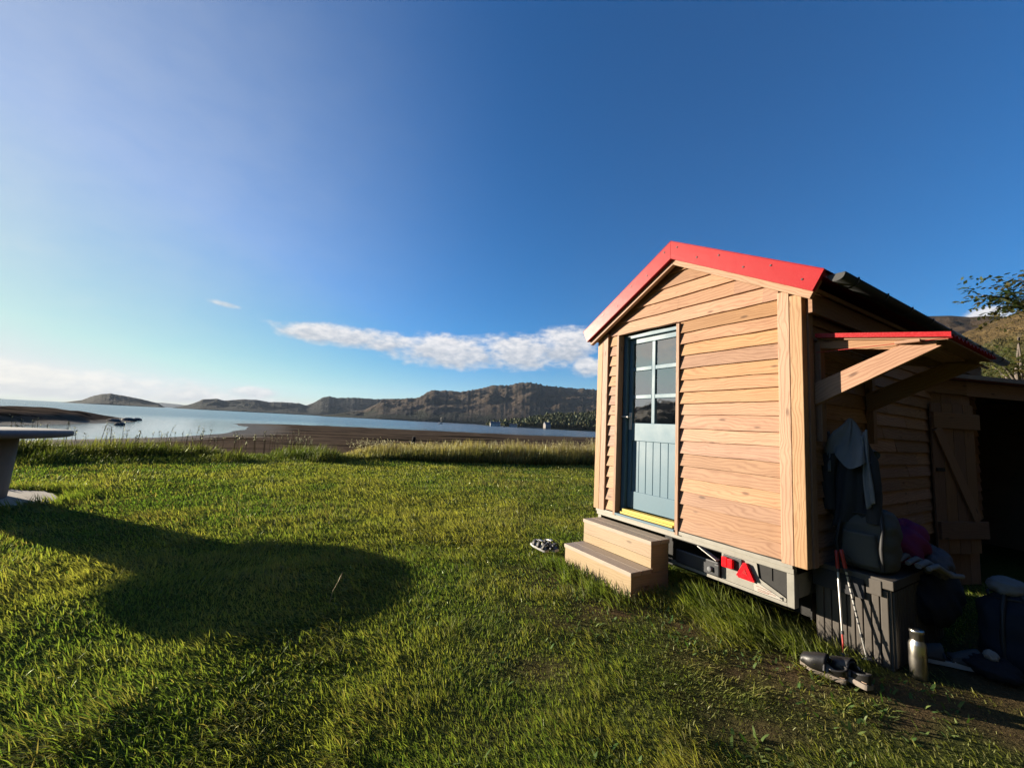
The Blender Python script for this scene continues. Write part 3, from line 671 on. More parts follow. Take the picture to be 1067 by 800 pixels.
b = MB(); b.lathe([(.0, .0), (.022, .0), (.022, .03), (.018, .035), (0, .035)], 20); b.build('round_reflector', M['jacket_grey'], bp, loc=(-.735, -.002, .315), rot=(R(90), 0, 0))
b = MB(); b.beam((-.86, .01, .47), (-.68, .0, .40), .05, .006); b.build('plate_bracket', M['alu'], bp)
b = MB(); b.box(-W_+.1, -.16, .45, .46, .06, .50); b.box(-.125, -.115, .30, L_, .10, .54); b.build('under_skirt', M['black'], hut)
for x in (-W_+.14, -.30):
    for y in (2.05, 2.75):
        b = MB(); b.lathe([(.12, -.085), (.24, -.085), (.272, -.06), (.272, .06), (.24, .085), (.12, .085)], 36); wh = b.build('wheel', M['black'], hut, loc=(x, y, .27), rot=(0, R(90), 0))
        b = MB(); b.lathe([(0, .03), (.06, .05), (.10, .03), (.16, .07), (.165, -.07), (0, -.07)], 28); b.build('rim', M['galv'], wh)
b = MB(); b.tube([(-W_+.1, 2.05, .27), (-.25, 2.05, .27)], .035, 10); b.tube([(-W_+.1, 2.75, .27), (-.25, 2.75, .27)], .035, 10); b.build('axle', M['galv'], hut)

# awning on the long side
aw = MB(); V0, V1 = .13, 1.24; XI, XO, ZI, ZO = .03, .735, 2.245, 2.135
def corr(y): return .011*math.sin((y-V0)*2*math.pi/.085)
aw.grid(lambda a, c: (XI+(XO-XI)*c, V0+(V1-V0)*a, ZI+(ZO-ZI)*c+corr(V0+(V1-V0)*a)), 150, 3)
aw.box(XI, XO+.002, V0-.012, V0-.006, ZO-.02, ZO-.019)
awn = aw.build('awning', M['red_metal'], hut, solid=.003)
b = MB(); b.prism([(XI, ZI+.016), (XO, ZO+.016), (XO, ZO-.016), (XI, ZI-.016)], lambda p, q, d: (p, d, q), V0-.022, V0-.004, 0); b.build('edge_flashing', M['red_metal'], awn)
for y, mt in ((.18, 'larch'), (1.14, 'brown_wood')):
    b = MB(); b.beam((.02, y, 2.185), (.66, y, 2.085), .045, .06); b.build('rafter', M[mt], awn, bevel=.002)
    b = MB(); e = .054
    b.prism([(.012, 1.72), (.012, 1.885), (.50, 2.105), (.69, 2.075)], lambda p, q, d: (p, d, q), y-.055, y-.01, Vector((.68, 0, .36))); b.build('brace', M[mt], awn, bevel=.002)
    b = MB(); b.box(-.005, .045, y-.03, y+.04, 1.45, 2.2, 2); b.build('wall_batten', M['brown_wood'], awn)
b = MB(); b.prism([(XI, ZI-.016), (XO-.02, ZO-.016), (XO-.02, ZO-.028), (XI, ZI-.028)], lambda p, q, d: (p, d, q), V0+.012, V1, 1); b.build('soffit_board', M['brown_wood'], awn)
b = MB(); b.box(.48, .60, .10, 1.21, 2.108, 2.128, 1); b.build('purlin', M['larch'], awn, bevel=.002)

# ------------------------------------------------------------------ steps
def hut_thing(name, label, cat, u, v, z=0, rot=0.0, group=None):
    return thing(name, label, cat, HP(u, v, z), HUT_R+rot, group)
stp = hut_thing('wooden_steps', 'two pale timber steps in front of the blue door', 'steps', 1.60, -.28)
sw = .46
b = MB()
for y0, y1, z in ((-.265, -.135, .22), (-.132, .0, .22)): b.box(-sw-.008, sw+.008, y0, y1, z-.038, z, 0)
b.build('tread', M['pine_worn'], stp, bevel=.004)
b = MB()
for y0, y1 in ((-.012, .118), (.121, .245)): b.box(-sw-.008, sw+.008, y0, y1, .462-.038, .462, 0)
b.build('tread', M['pine_worn'], stp, bevel=.004)
b = MB(); b.box(-sw, sw, -.255, -.232, -.03, .18, 0); b.build('riser', M['pine'], stp, bevel=.002)
b = MB(); b.box(-sw, sw, -.002, .02, .222, .31, 0); b.box(-sw, sw, -.002, .02, .312, .423, 0); b.build('riser', M['pine'], stp, bevel=.002)
for s in (-1, 1):
    b = MB(); x0, x1 = (sw-.03, sw-.002) if s > 0 else (-sw+.002, -sw+.03)
    b.box(x0, x1, -.230, .243, -.03, .180, 1); b.box(x0, x1, .022, .243, .183, .422, 1); b.build('side_panel', M['pine'], stp, bevel=.002)

# ------------------------------------------------------------------ things beside the hut
bx = hut_thing('storage_box', 'grey brown ribbed storage chest standing against the hut under the awning', 'chest', -.155, .22)
b = MB(); x0, x1, y1 = -.215, .215, 1.0
b.box(x0, x1, .012, y1, 0, .50)
for i in range(9):
    xa = x0+.012+i*(x1-x0-.024)/9; b.box(xa+.003, xa+(x1-x0-.024)/9-.003, 0.0, .013, .02, .49, 2)
for i in range(18):
    ya = .02+i*(y1-.03)/18; b.box(x1-.001, x1+.012, ya+.004, ya+(y1-.03)/18-.004, .02, .49, 2)
b.build('chest_body', M['box_plastic'], bx, bevel=.004)
b = MB(); b.box(x0-.012, x1+.02, -.014, y1+.01, .505, .565); b.box(x1-.12, x1-.04, -.02, -.012, .45, .55, 2); b.build('lid', M['box_plastic'], bx, bevel=.008)
b = MB(); b.box(x0-.005, x1-.13, -.02, -.013, .40, .53); b.build('hanging_cloth', M['jacket_dark'], bx, bevel=.004)

def rounded(mb, fn, nu=28, nv=18):
    """closed blob: fn(theta, t) radius direction profile in t 0..1"""
    return mb.grid(fn, nu, nv, closed=True)
# backpack
bp_ = hut_thing('backpack', 'dark grey green backpack standing on the chest below hanging jackets', 'backpack', -.20, .40, .57)
def sup(t, n_): c, s = math.cos(t), math.sin(t); return math.copysign(abs(c)**n_, c), math.copysign(abs(s)**n_, s)
def pk(a, t):
    x, y = sup(2*math.pi*a, .55); w = .165*(1-.25*max(0, t-.75)/.25*1.2)*(.85+.15*min(1, t/.15)); d = .12*(1-.35*max(0, t-.7)/.3)
    if t < .02 or t > .98: w *= .75; d *= .75
    f = 1+.03*math.sin(t*23+3*a)
    return (x*w*f+.02*t, y*d*f, .42*t)
b = MB(); rounded(b, pk, 40, 26); pko = b.build('pack_body', M['pack'], bp_)
b = MB(); rounded(b, lambda a, t: ((lambda q: (q[0]*.115*(1-.2*t), -.115+q[1]*.045, .04+.22*t))(sup(2*math.pi*a, .5))), 30, 14); b.build('front_pocket', M['pack'], bp_)
for s in (-1, 1):
    b = MB(); b.tube([(s*.10+.01, -.09, .40), (s*.12+.01, -.135, .30), (s*.125, -.16, .18), (s*.12, -.13, .03)], .012, 8); b.build('strap', M['strap'], bp_)
b = MB(); b.tube([(-.03, 0, .41), (-.03, -.01, .46), (.05, -.01, .46), (.05, 0, .41)], .01, 8); b.build('grab_loop', M['strap'], bp_)
b = MB(); b.tube([(.165*math.cos(a)*.98, -.06-.05*abs(math.sin(a)), .20+.19*math.sin(a)) for a in np.linspace(.1, 3.0, 14)], .005, 6); b.build('zip', M['strap'], bp_)

# hanging jackets on a peg: folded cloth surfaces
def hang(u, v, ztop, zlen, wtop, wbot, depth, seed, skew=0.0, folds=5, open_=.0):
    ph = seed*1.7
    def fn(a, t):
        th = 2*math.pi*a; w = (wtop+(wbot-wtop)*min(1, t*1.6)**.7)/2; d = depth*(.45+.55*min(1, t*2))/2
        x, y = sup(th, .8)
        fold = .022*t**.5*math.sin(folds*th+ph+2*math.sin(t*3+ph))+.01*math.sin(11*th+5*t+ph)
        hem = .05*math.sin(th*2+ph)*t
        return (x*(w+fold)+skew*t, y*(d+fold), -zlen*t+hem)
    return fn
jd = hut_thing('jacket', 'dark jacket hanging under the awning in front of the hut side wall', 'jacket', -.14, .36, 1.50)
b = MB(); b.grid(hang(0, 0, 0, .62, .10, .27, .15, 2, .01, 4), 60, 30); b.build('jacket_body', M['jacket_dark'], jd)
for s, zl in ((-1, .55), (1, .60)):
    b = MB(); b.tube([(s*.07, -.03, -.06), (s*.12, -.05, -.18), (s*.135, -.055, -.34), (s*.125+.01, -.06, -zl)], [.045, .05, .047, .04], 14); b.build('sleeve', M['jacket_dark'], jd)
b = MB(); b.tube([(0, 0, .06), (0, .02, .0)], .012, 8); b.tube([(0, .02, .0), (0, .12, .02)], .01, 8); b.build('hanging_loop', M['strap'], jd)
jg = hut_thing('jacket', 'light grey hooded top draped over the dark jacket on its peg', 'jacket', -.15, .33, 1.56)
def hood(a, t):
    th = 2*math.pi*a; x, y = sup(th, .85); w = .012+.125*t**.85; d = .012+.085*t**.8
    f = (.020*math.sin(3*th+5*t)+.014*math.sin(7*th+9*t+1))*min(1, t*2.5)
    return (x*(w+f)+.015*t-.02*math.sin(t*3), y*(d+f)-.015*t, .07-.30*t+.05*math.sin(th*2+1)*t+.02*math.sin(5*th)*t)
b = MB(); b.grid(hood, 56, 22); b.build('hood', M['jacket_grey'], jg)
b = MB(); b.grid(lambda a, t: (.095+.035*t+.03*(a-.5)*(1+.2*t)+.006*math.sin(9*a+6*t), -.07-.03*t+.018*math.sin(a*3.14), -.06-.50*t+.05*a), 12, 24); b.build('front_panel', M['jacket_grey'], jg, solid=.012)
b = MB(); b.grid(lambda a, t: (-.125+.012*t+.02*(a-.5)*(1-.4*t), -.05-.02*t+.01*math.sin(a*3.14), -.03-.30*t), 10, 18); b.build('front_panel', M['jacket_grey'], jg, solid=.01)

# crumpled clothes on the end of the chest
def crumple(name, label, cat, u, v, z, sx, sy, sz, mat, seed, rot=0, amp=.22):
    t = hut_thing(name, label, cat, u, v, z, rot)
    def fn(a, t_):
        th = 2*math.pi*a; ph = math.pi*(.02+.96*t_)-math.pi/2; c = math.cos(ph)
        x, y, zz = math.cos(th)*c, math.sin(th)*c, math.sin(ph)
        f = 1+amp*(float(fbm(2.2*x+seed*3.1+5, 2.2*y+2.2*zz+7, 4, seed))-.5)*2
        f += amp*.35*abs(math.sin(5*x+3*y*2+seed+4*zz))
        return (x*sx*f, y*sy*f, max(0.0, sz*.5+zz*sz*.5*f))
    b = MB(); b.grid(fn, 54, 30, closed=True); o = b.build(name, M[mat])
    o.location = t.location; o.rotation_euler = t.rotation_euler; bpy.data.objects.remove(t); return tag(o, label, cat)
crumple('fleece', 'crumpled magenta fleece lying beside the dark backpack', 'clothing', -.30, .72, .60, .13, .19, .30, 'pink', 3)
crumple('scarf', 'grey knitted scarf heaped over dark clothes at the chest end', 'clothing', -.40, .93, .50, .10, .20, .22, 'knit', 5, .4)
b = MB(); 
for i in range(5): b.tube([(-.10+.05*i, -.16+.01*i, .16-.006*i), (-.06+.05*i, -.05, .20-.012*i), (.0+.05*i, .08, .16-.02*i), (.05+.05*i, .18, .07)], .016+.004*(i % 2), 8)
o = b.build('striped_sleeve', M['white_cloth']); o.location = HP(-.36, .62, .50); o.rotation_euler = (0, 0, HUT_R+.2); tag(o, 'white and dark striped sleeve trailing in front of the magenta fleece', 'clothing')
crumple('dark_coat', 'black coat slumped over the end of the chest below the scarf', 'coat', -.37, .98, .16, .15, .34, .42, 'navy', 8)
bg_ = hut_thing('duffel_bag', 'blue fabric bag standing on the ground right of the chest', 'bag', -.74, 1.1, 0, .3)
def sack(a, t):
    x, y = sup(2*math.pi*a, .6); th = 2*math.pi*a; w = .15*(1+.10*math.sin(t*3.1))*(1-.55*max(0, t-.78)/.22)
    f = 1+.05*math.sin(3*th+6*t)+.04*math.sin(8*th+13*t)*t+.03*math.sin(19*t+2*th)
    return (x*w*f+.03*t*t, y*w*1.05*f, .50*t+.015*math.sin(4*th)*t)
b = MB(); b.grid(sack, 60, 34, closed=True); b.build('bag_body', M['blue_bag'], bg_)
for s in (-1, 1):
    b = MB(); b.tube([(s*.07, -.165, .06), (s*.075, -.175, .25), (s*.06, -.16, .42), (s*.03, -.05, .52)], .012, 8); b.build('strap', M['strap'], bg_)
b = MB(); b.tube([(.105*math.cos(a), .11*math.sin(a), .455+.01*math.sin(3*a)) for a in np.linspace(0, 6.28, 20)], .008, 6); b.build('drawcord', M['strap'], bg_)
crumple('sun_hat', 'pale cloth hat lying on top of the blue bag', 'hat', -.73, 1.08, .47, .09, .10, .12, 'jacket_grey', 12, 0, .14)
crumple('paper_wrapper', 'small white crumpled wrapper low in front of the blue bag', 'wrapper', -.70, .72, .12, .035, .025, .06, 'white_cloth', 14)
crumple('boot_bag', 'low dark sack under the wrapper beside the bottle', 'bag', -.70, .76, .0, .12, .11, .13, 'navy', 15)

# shoes: lofted along the foot
def shoe_parts(parent, L=.26, upper='shoe', sole='cork', inner='insole', clog=True):
    def wid(t): return .028+.022*math.sin(min(1, t*1.15)*math.pi*.93)**.6+.006*math.exp(-((t-.7)/.16)**2)
    def side(t): return .008*math.sin(t*5)
    b = MB(); N = 22
    def sole_fn(a, t):
        x, y = sup(2*math.pi*a, .9); return None
    ring = [(wid(t)*s+side(t), -L/2+L*t) for s, seq in ((1, np.linspace(0.0, 1, N)), (-1, np.linspace(1, 0.0, N))) for t in seq]
    b.piece([(x, y, z+(.022*max(0, (y/L+.5)-.72)**2*6)) for z in (0.0, .03) for x, y in ring], [tuple(range(2*N-1, -1, -1)), tuple(range(2*N, 4*N))]+[(i, (i+1) % (2*N), 2*N+(i+1) % (2*N), 2*N+i) for i in range(2*N)], 1)
    b.build('sole', M[sole], parent, bevel=.003)
    b = MB(); b.piece([(x*.8, y*.93, .034) for x, y in ring]+[(x*.8, y*.93, .037) for x, y in ring], [tuple(range(2*N-1, -1, -1)), tuple(range(2*N, 4*N))]+[(i, (i+1) % (2*N), 2*N+(i+1) % (2*N), 2*N+i) for i in range(2*N)], 1); b.build('insole', M[inner], parent)
    # vamp over the forefoot and a heel counter
    b = MB()
    def vamp(a, t):
        tt = .42+.58*t; y = -L/2+L*tt; w = wid(min(tt, .999))*1.0; th = math.pi*a; h = .080*(1-t)**.5+.012
        if t > .985: w *= .5
        return (w*math.cos(th)+side(tt), y+.004, .028+h*math.sin(th)**.75+.02*max(0, tt-.72)**2*6)
    b.grid(vamp, 21, 16); b.build('vamp', M[upper], parent, solid=.004)
    b = MB()
    def heel(a, t):
        th = math.pi+math.pi*a; rx, ry = .033, .075
        return (rx*1.05*math.cos(th)+.001, -L/2+.082+ry*1.1*math.sin(th), .028+(.060-.022*abs(math.cos(th))**3)*t)
    b.grid(heel, 21, 5); b.build('heel_counter', M[upper], parent, solid=.005)
    b = MB(); b.tube([(wid(.45)+.004, -.016, .05), (.02, -.01, .098), (-.02, -.01, .097), (-wid(.45)-.003, -.016, .05)], .008, 8); so_ = b.build('buckle_strap', M['strap'], parent)
    b = MB(); b.tube([(wid(.45)+.010+.012*math.cos(a)*.3, -.014+.012*math.cos(a), .055+.012*math.sin(a)) for a in np.linspace(0, 6.28, 13)], .003, 6); b.build('buckle', M['alu'], so_)
def shoe_rot(px0, px1):
    return math.atan2(px1[1]-px0[1], px1[0]-px0[0])-math.pi/2
s1 = thing('clog', 'black leather clog lying tilted with its buckle side to the light', 'shoe', (2.035, 2.645, .028), R(38), 'pair of black clogs on the bare earth'); shoe_parts(s1, .228)
s1.rotation_euler = (R(4), R(-16), R(36))
s2 = dup(s1, (2.135, 2.585, .03), (R(2), R(3), R(19)), 'black clog nearest the poles and bottle showing its heel')
# sandals by the steps
def sandal_parts(parent, L=.25):
    def wid(t): return .030+.018*math.sin(min(1, t*1.1)*math.pi*.95)**.7+.006*math.exp(-((t-.72)/.15)**2)
    N = 20; ring = [(wid(t)*s, -L/2+L*t) for s, seq in ((1, np.linspace(0, 1, N)), (-1, np.linspace(1, 0, N))) for t in seq]
    F = [tuple(range(2*N-1, -1, -1)), tuple(range(2*N, 4*N))]+[(i, (i+1) % (2*N), 2*N+(i+1) % (2*N), 2*N+i) for i in range(2*N)]
    b = MB(); b.piece([(x, y, z) for z in (0, .026) for x, y in ring], F, 1); b.build('sole', M['white_sole'], parent, bevel=.004)
    b = MB(); b.piece([(x*.9, y*.95, z) for z in (.028, .034) for x, y in ring], F, 1); b.build('footbed', M['dark_plastic'], parent)
    for y, h, w in ((.055, .062, .03), (-.015, .075, .028), (-.085, .07, .022)):
        b = MB(); ww = wid(y/L+.5)
        b.grid(lambda a, t: (ww*1.02*math.cos(math.pi*a), y+w*(t-.5)*1.6+.02*math.sin(math.pi*a)*(-1 if y < -.05 else .3), .022+h*math.sin(math.pi*a)**.8), 17, 3); b.build('strap', M['strap'], parent, solid=.004)
    b = MB(); b.box(-.02, .02, -.03, .03, .094, .099, 1); b.box(-.015, .015, .035, .06, .082, .086); b.build('strap_tab', M['alu'], parent, bevel=.002)
s3 = thing('sandal', 'black strap sandal with white sole, the one farther from the wooden steps', 'sandal', (.415, 4.80, .045), R(18), 'pair of strap sandals on the lawn'); sandal_parts(s3); s3.rotation_euler = (R(6), R(6), R(40))
s4 = dup(s3, (.545, 4.84, .045), (R(4), R(-4), R(32)), 'black strap sandal with white sole, the one closer to the wooden steps')

# trainers in the gloom
def trainer(loc, rz, label):
    t = thing('trainer', label, 'shoe', loc, rz, 'grey trainers near the blue bag')
    shoe_parts(t, .27, 'trainer', 'white_sole', 'navy'); return t
tr1 = trainer((2.98, 2.86, .01), R(60), 'grey trainer lying in the shade nearest the steel bottle')
tr2 = dup(tr1, (3.16, 2.80, .01), (0, 0, R(75)), 'grey trainer lying in the shade farthest right of the steel bottle')

# bottle
bo = thing('water_bottle', 'brushed steel drinking bottle standing on the grass beside the chest', 'bottle', (2.665, 2.685, .0), 0)
b = MB(); b.lathe([(.0, .0), (.041, .0), (.0445, .005), (.0445, .195), (.041, .212), (.031, .226), (.030, .232), (0, .232)], 40); b.build('bottle_body', M['steel'], bo)
b = MB(); b.lathe([(0, .228), (.0335, .228), (.0335, .268), (.0365, .27), (.0365, .284), (.034, .288), (0, .288)], 40); b.build('cap', M['steel'], bo)

# trekking poles leaning on the chest
def pole(bot, top, label, redlow):
    t = thing('trekking_pole', label, 'pole', bot, 0, 'trekking poles leaning on the chest')
    B, T = Vector((0, 0, 0)), Vector(top)-Vector(bot); P_ = lambda f: B.lerp(T, f)
    Ln = T.length
    b = MB(); b.tube([P_(.26), P_(.83)], [.0062, .0075], 12); sh = b.build('shaft', M['pole_silver'], t)
    b = MB(); b.tube([P_(.10), P_(.27)], .0058, 12); b.build('lower_shaft', M['pole_red' if redlow else 'pole_silver'], t)
    b = MB(); b.tube([P_(.0), P_(.04), P_(.10)], [.003, .006, .006], 10); b.build('tip', M['dark_plastic'], t)
    b = MB(); b.tube([P_(.085), P_(.095)], [.028, .024], 16); b.build('basket', M['dark_plastic'], t)
    b = MB(); b.tube([P_(.825), P_(.85), P_(.93), P_(.99), P_(1.0)], [.010, .0115, .012, .0135, .010], 12); gr = b.build('grip', M['pole_red'], t)
    b = MB(); b.tube([P_(.985)+Vector((0, 0, 0)), P_(.93)+Vector((.03, -.03, 0)), P_(.84)+Vector((.035, -.03, 0)), P_(.90)+Vector((.01, -.01, 0)), P_(.97)], .0035, 6); b.build('wrist_strap', M['strap'], gr)
    for f0, f1, rr_ in ((.80, .83, .0115), (.255, .285, .0105)):
        b = MB(); b.tube([P_(f0), P_(f1)], rr_, 12); b.build('clamp', M['dark_plastic'], sh)
    if not redlow:
        for i in range(9):
            b = MB(); b.tube([P_(.36+.05*i), P_(.375+.05*i)], .0082, 10); b.build('shaft_band', M['dark_plastic'], sh)
    return t
pole(HP(-.165, .065, .0)+Vector((0, 0, -.02)), HP(-.095, .185, .685), 'silver trekking pole with red lower section, the steeper of the two at the chest', True)
pole(HP(-.275, .13, .0)+Vector((0, 0, -.01)), HP(-.125, .175, .70), 'banded trekking pole sloping across the chest front behind the silver one', False)

# ------------------------------------------------------------------ shed behind the awning
SH_R = math.atan2(.2, .98); shed = thing('timber_shed', 'low timber shed with a dark open doorway and oxide red roof edge', 'shed', (4.50, 4.36, 0), SH_R)
b = MB(); zz0 = 0
xs = 0.0
while xs < .66:
    w = .145; b.box(xs, xs+w-.004, 0, .03, 0, 2.16, 2); xs += w
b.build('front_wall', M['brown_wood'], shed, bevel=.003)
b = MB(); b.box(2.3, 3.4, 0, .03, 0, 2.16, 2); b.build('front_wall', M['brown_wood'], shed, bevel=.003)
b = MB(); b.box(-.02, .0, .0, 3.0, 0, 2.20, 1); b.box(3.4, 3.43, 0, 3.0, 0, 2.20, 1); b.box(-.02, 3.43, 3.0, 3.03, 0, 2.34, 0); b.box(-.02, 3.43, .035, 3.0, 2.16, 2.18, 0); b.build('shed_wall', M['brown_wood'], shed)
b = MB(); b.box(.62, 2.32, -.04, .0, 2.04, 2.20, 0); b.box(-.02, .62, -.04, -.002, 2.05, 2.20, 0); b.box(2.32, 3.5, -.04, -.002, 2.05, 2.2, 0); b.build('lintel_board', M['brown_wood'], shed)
b = MB(); b.box(-.05, 3.55, -.12, -.045, 2.20, 2.255, 0); b.build('roof_edge', M['dark_red'], shed, bevel=.004)
b = MB(); b.prism([(-.14, 2.26), (3.2, 2.36), (3.2, 2.30), (-.14, 2.215)], lambda p, q, d: (d, p, q), -.06, 3.56, 1); b.build('shed_roof', M['felt'], shed)
dr = thing('plank_door', None, None); dr.parent = shed; dr.location = (.02, -.05, 0)
b = MB(); xs = 0; 
for i in range(4): b.box(.004+i*.155, .151+i*.155, -.02, .0, .34+.004*(i % 2), 1.93, 2)
b.build('planks', M['brown_wood'], dr, bevel=.003)
b = MB(); b.box(.0, .665, -.046, -.021, 1.66, 1.83, 0); b.build('ledge', M['brown_wood'], dr, bevel=.003)
b = MB(); b.box(.02, .70, -.046, -.021, .50, .68, 0); b.build('ledge', M['brown_wood'], dr, bevel=.003)
b = MB(); b.beam((.05, -.035, 1.655), (.56, -.035, .685), .11, .022, Vector((0, 1, 0))); b.build('diagonal_brace', M['brown_wood'], dr, bevel=.002)
b = MB(); b.box(.03, .14, -.034, -.022, 1.20, 1.235, 0); b.build('latch', M['black'], dr)

# ------------------------------------------------------------------ round table on the left
TX, TY = -7.62, 5.72; tb = thing('stone_table', 'round grey concrete table on a drum pedestal at the left', 'table', (TX, TY, 0))
b = MB(); b.lathe([(0, .918), (.97, .918), (1.0, .93), (1.0, .985), (.985, 1.0), (0, 1.0)], 96); b.build('table_top', M['concrete'], tb)
b = MB(); b.lathe([(0, -.1), (.43, -.1), (.445, .3), (.46, .9), (0, .9)], 64); b.build('pedestal', M['concrete'], tb)
b = MB(); P2 = []
for i in range(30):
    a = 2*math.pi*i/30; r_ = .80+.07*math.sin(3*a+1)+.05*random.uniform(-1, 1); P2.append((r_*math.cos(a), r_*math.sin(a)))
b.prism(P2, lambda p, q, d: (p, q, d), -.06, .045, 0); o = b.build('paving_slab', M['slab'], bevel=.015); o.location = (TX+.20, TY+.05, -.02); tag(o, 'rough pale concrete pad under the round table', 'paving slab')

# ------------------------------------------------------------------ shore things
def gz_at(x, y): return float(ground_h(np.array([x]), np.array([y]))[0])
def at_pix(px, py, z):
    d = fwd+(px-533.5)/FPX*rt2-(py-400)/FPX*up2; t = (z-CAM_H)/d.z; return d.x*t, d.y*t
x, y = at_pix(430, 466, -.6); zg = gz_at(x, y)
b = MB(); hp = 12.5/415*y
b.tube([(0, 0, -.2), (.02*hp, 0, hp*.3), (.0, 0, hp*.6), (.05*hp, 0, hp*.85), (.06*hp, 0, hp)], [.20*hp, .17*hp, .15*hp, .17*hp, .10*hp], 9, smooth=False); b.tube([(.0, 0, hp*.62), (-.11*hp, 0, hp*.5)], [.05*hp, .03*hp], 7)
o = b.build('wooden_post', M['wet_wood']); o.location = (x, y, zg); tag(o, 'short black weathered post standing on the mud beyond the reeds', 'post')
def boulder(x, y, s, seed, label):
    def fn(a, t):
        th = 2*math.pi*a; ph = math.pi*(.02+.96*t)-math.pi/2; c = math.cos(ph); X, Y, Z = math.cos(th)*c, math.sin(th)*c, math.sin(ph)
        f = .75+.6*float(fbm(1.6*X+seed, 1.6*Y+1.3*Z+seed*.7, 4, seed)); return (X*f*s*1.3, Y*f*s, Z*f*s*.62)
    b = MB(); b.grid(fn, 26, 16, closed=True, smooth=False); o = b.build('boulder', M['stone']); o.location = (x, y, -1.55); tag(o, label, 'boulder', 'boulders off the tip of the rocky spit')
for px_, py_, s, lab in [(118, 437.5, .8, 'dark boulder joined to the end of the rocky spit'), (124, 440.5, .5, 'low boulder in front of the spit end'), (134, 436.5, 1.0, 'long dark boulder standing alone in the bay'), (143, 435.6, .6, 'outermost small boulder off the rocky spit')]:
    x, y = at_pix(px_, py_+2, -1.6); boulder(x, y, s, int(px_), lab)
# far shore: houses, jetty and boats
def far_house(px_, py_, r_, w, d, h, rise, rot, label, roofm='roof_slate', wallm='render'):
    a, e = pix_dir(px_, py_); a = math.radians(a); t = thing('house', label, 'house', (math.sin(a)*r_, math.cos(a)*r_, -1.2), -a+rot, 'houses on the far shore')
    b = MB(); b.prism([(-w/2, -.5), (w/2, -.5), (w/2, h), (-w/2, h)], lambda p, q, dd: (p, dd, q), -d/2, d/2); wl = b.build('house_wall', M[wallm], t)
    b = MB(); b.prism([(-d/2-.4, h), (0, h+rise), (d/2+.4, h)], lambda p, q, dd: (dd, p, q), -w/2-.3, w/2+.3); rf_ = b.build('house_roof', M[roofm], t)
    b = MB(); b.box(w/2-1.6, w/2-.6, -.4, .4, h+rise-.6, h+rise+1.2); b.build('chimney', M['render'], rf_)
    for i in range(3):
        b = MB(); x0 = -w/2+w*(i+.5)/3-.5; b.box(x0, x0+1.0, -d/2-.05, -d/2+.02, .9, 2.2); b.build('window', M['black'], wl)
    return t
far_house(516, 441.5, 640, 16, 8, 4.2, 3, .1, 'long white house at the water on the far shore')
far_house(570, 441, 630, 9, 8, 6.5, 4, .5, 'tall grey roofed house among the trees on the far shore', wallm='stone_wall')
far_house(535, 443, 645, 12, 6, 3, 2, -.1, 'low pale shed right of the long white house')
b = MB(); b.box(-22, 22, -2, 2, .3, 1.2, 0)
for i in range(8): b.box(-20+i*5.4, -19.4+i*5.4, -1.6, -1.0, -2, .3, 2)
a, e = pix_dir(556, 445); a = math.radians(a); o = b.build('jetty', M['concrete']); o.location = (math.sin(a)*600, math.cos(a)*600, -1.6); o.rotation_euler = (0, 0, -a); tag(o, 'long low jetty reaching along the far shore', 'jetty')
def boat(px_, py_, r_, L, label, mast):
    a, e = pix_dir(px_, py_); a = math.radians(a); t = thing('sailing_boat' if mast else 'motor_boat', label, 'boat', (math.sin(a)*r_, math.cos(a)*r_, -1.6), -a+.3)
    b = MB()
    b.grid(lambda q, s: ((s-.5)*L, (q-.5)*.32*L*math.sin(math.pi*min(.5, (1-s)*.9+.02))**.6, -.15*L*math.cos((q-.5)*math.pi)*(.6+.4*(1-s))+.10*L+.03*L*s), 11, 14); b.build('hull', M['render'], t, solid=.05)
    b = MB(); b.box(-.25*L, .15*L, -.1*L, .1*L, .08*L, .2*L); b.build('cabin', M['render'], t, bevel=.1)
    if mast:
        b = MB(); b.tube([(.05*L, 0, .1*L), (.05*L, 0, 1.2*L)], .06, 8); b.tube([(.05*L, 0, .3*L), (-.35*L, 0, .3*L)], .12, 8); b.build('mast', M['alu'], t)
    return t
boat(459, 439.8, 520, 7, 'small white sailing boat moored on the loch', True)
boat(525, 443.8, 560, 6, 'small white motor boat in front of the long white house', False)

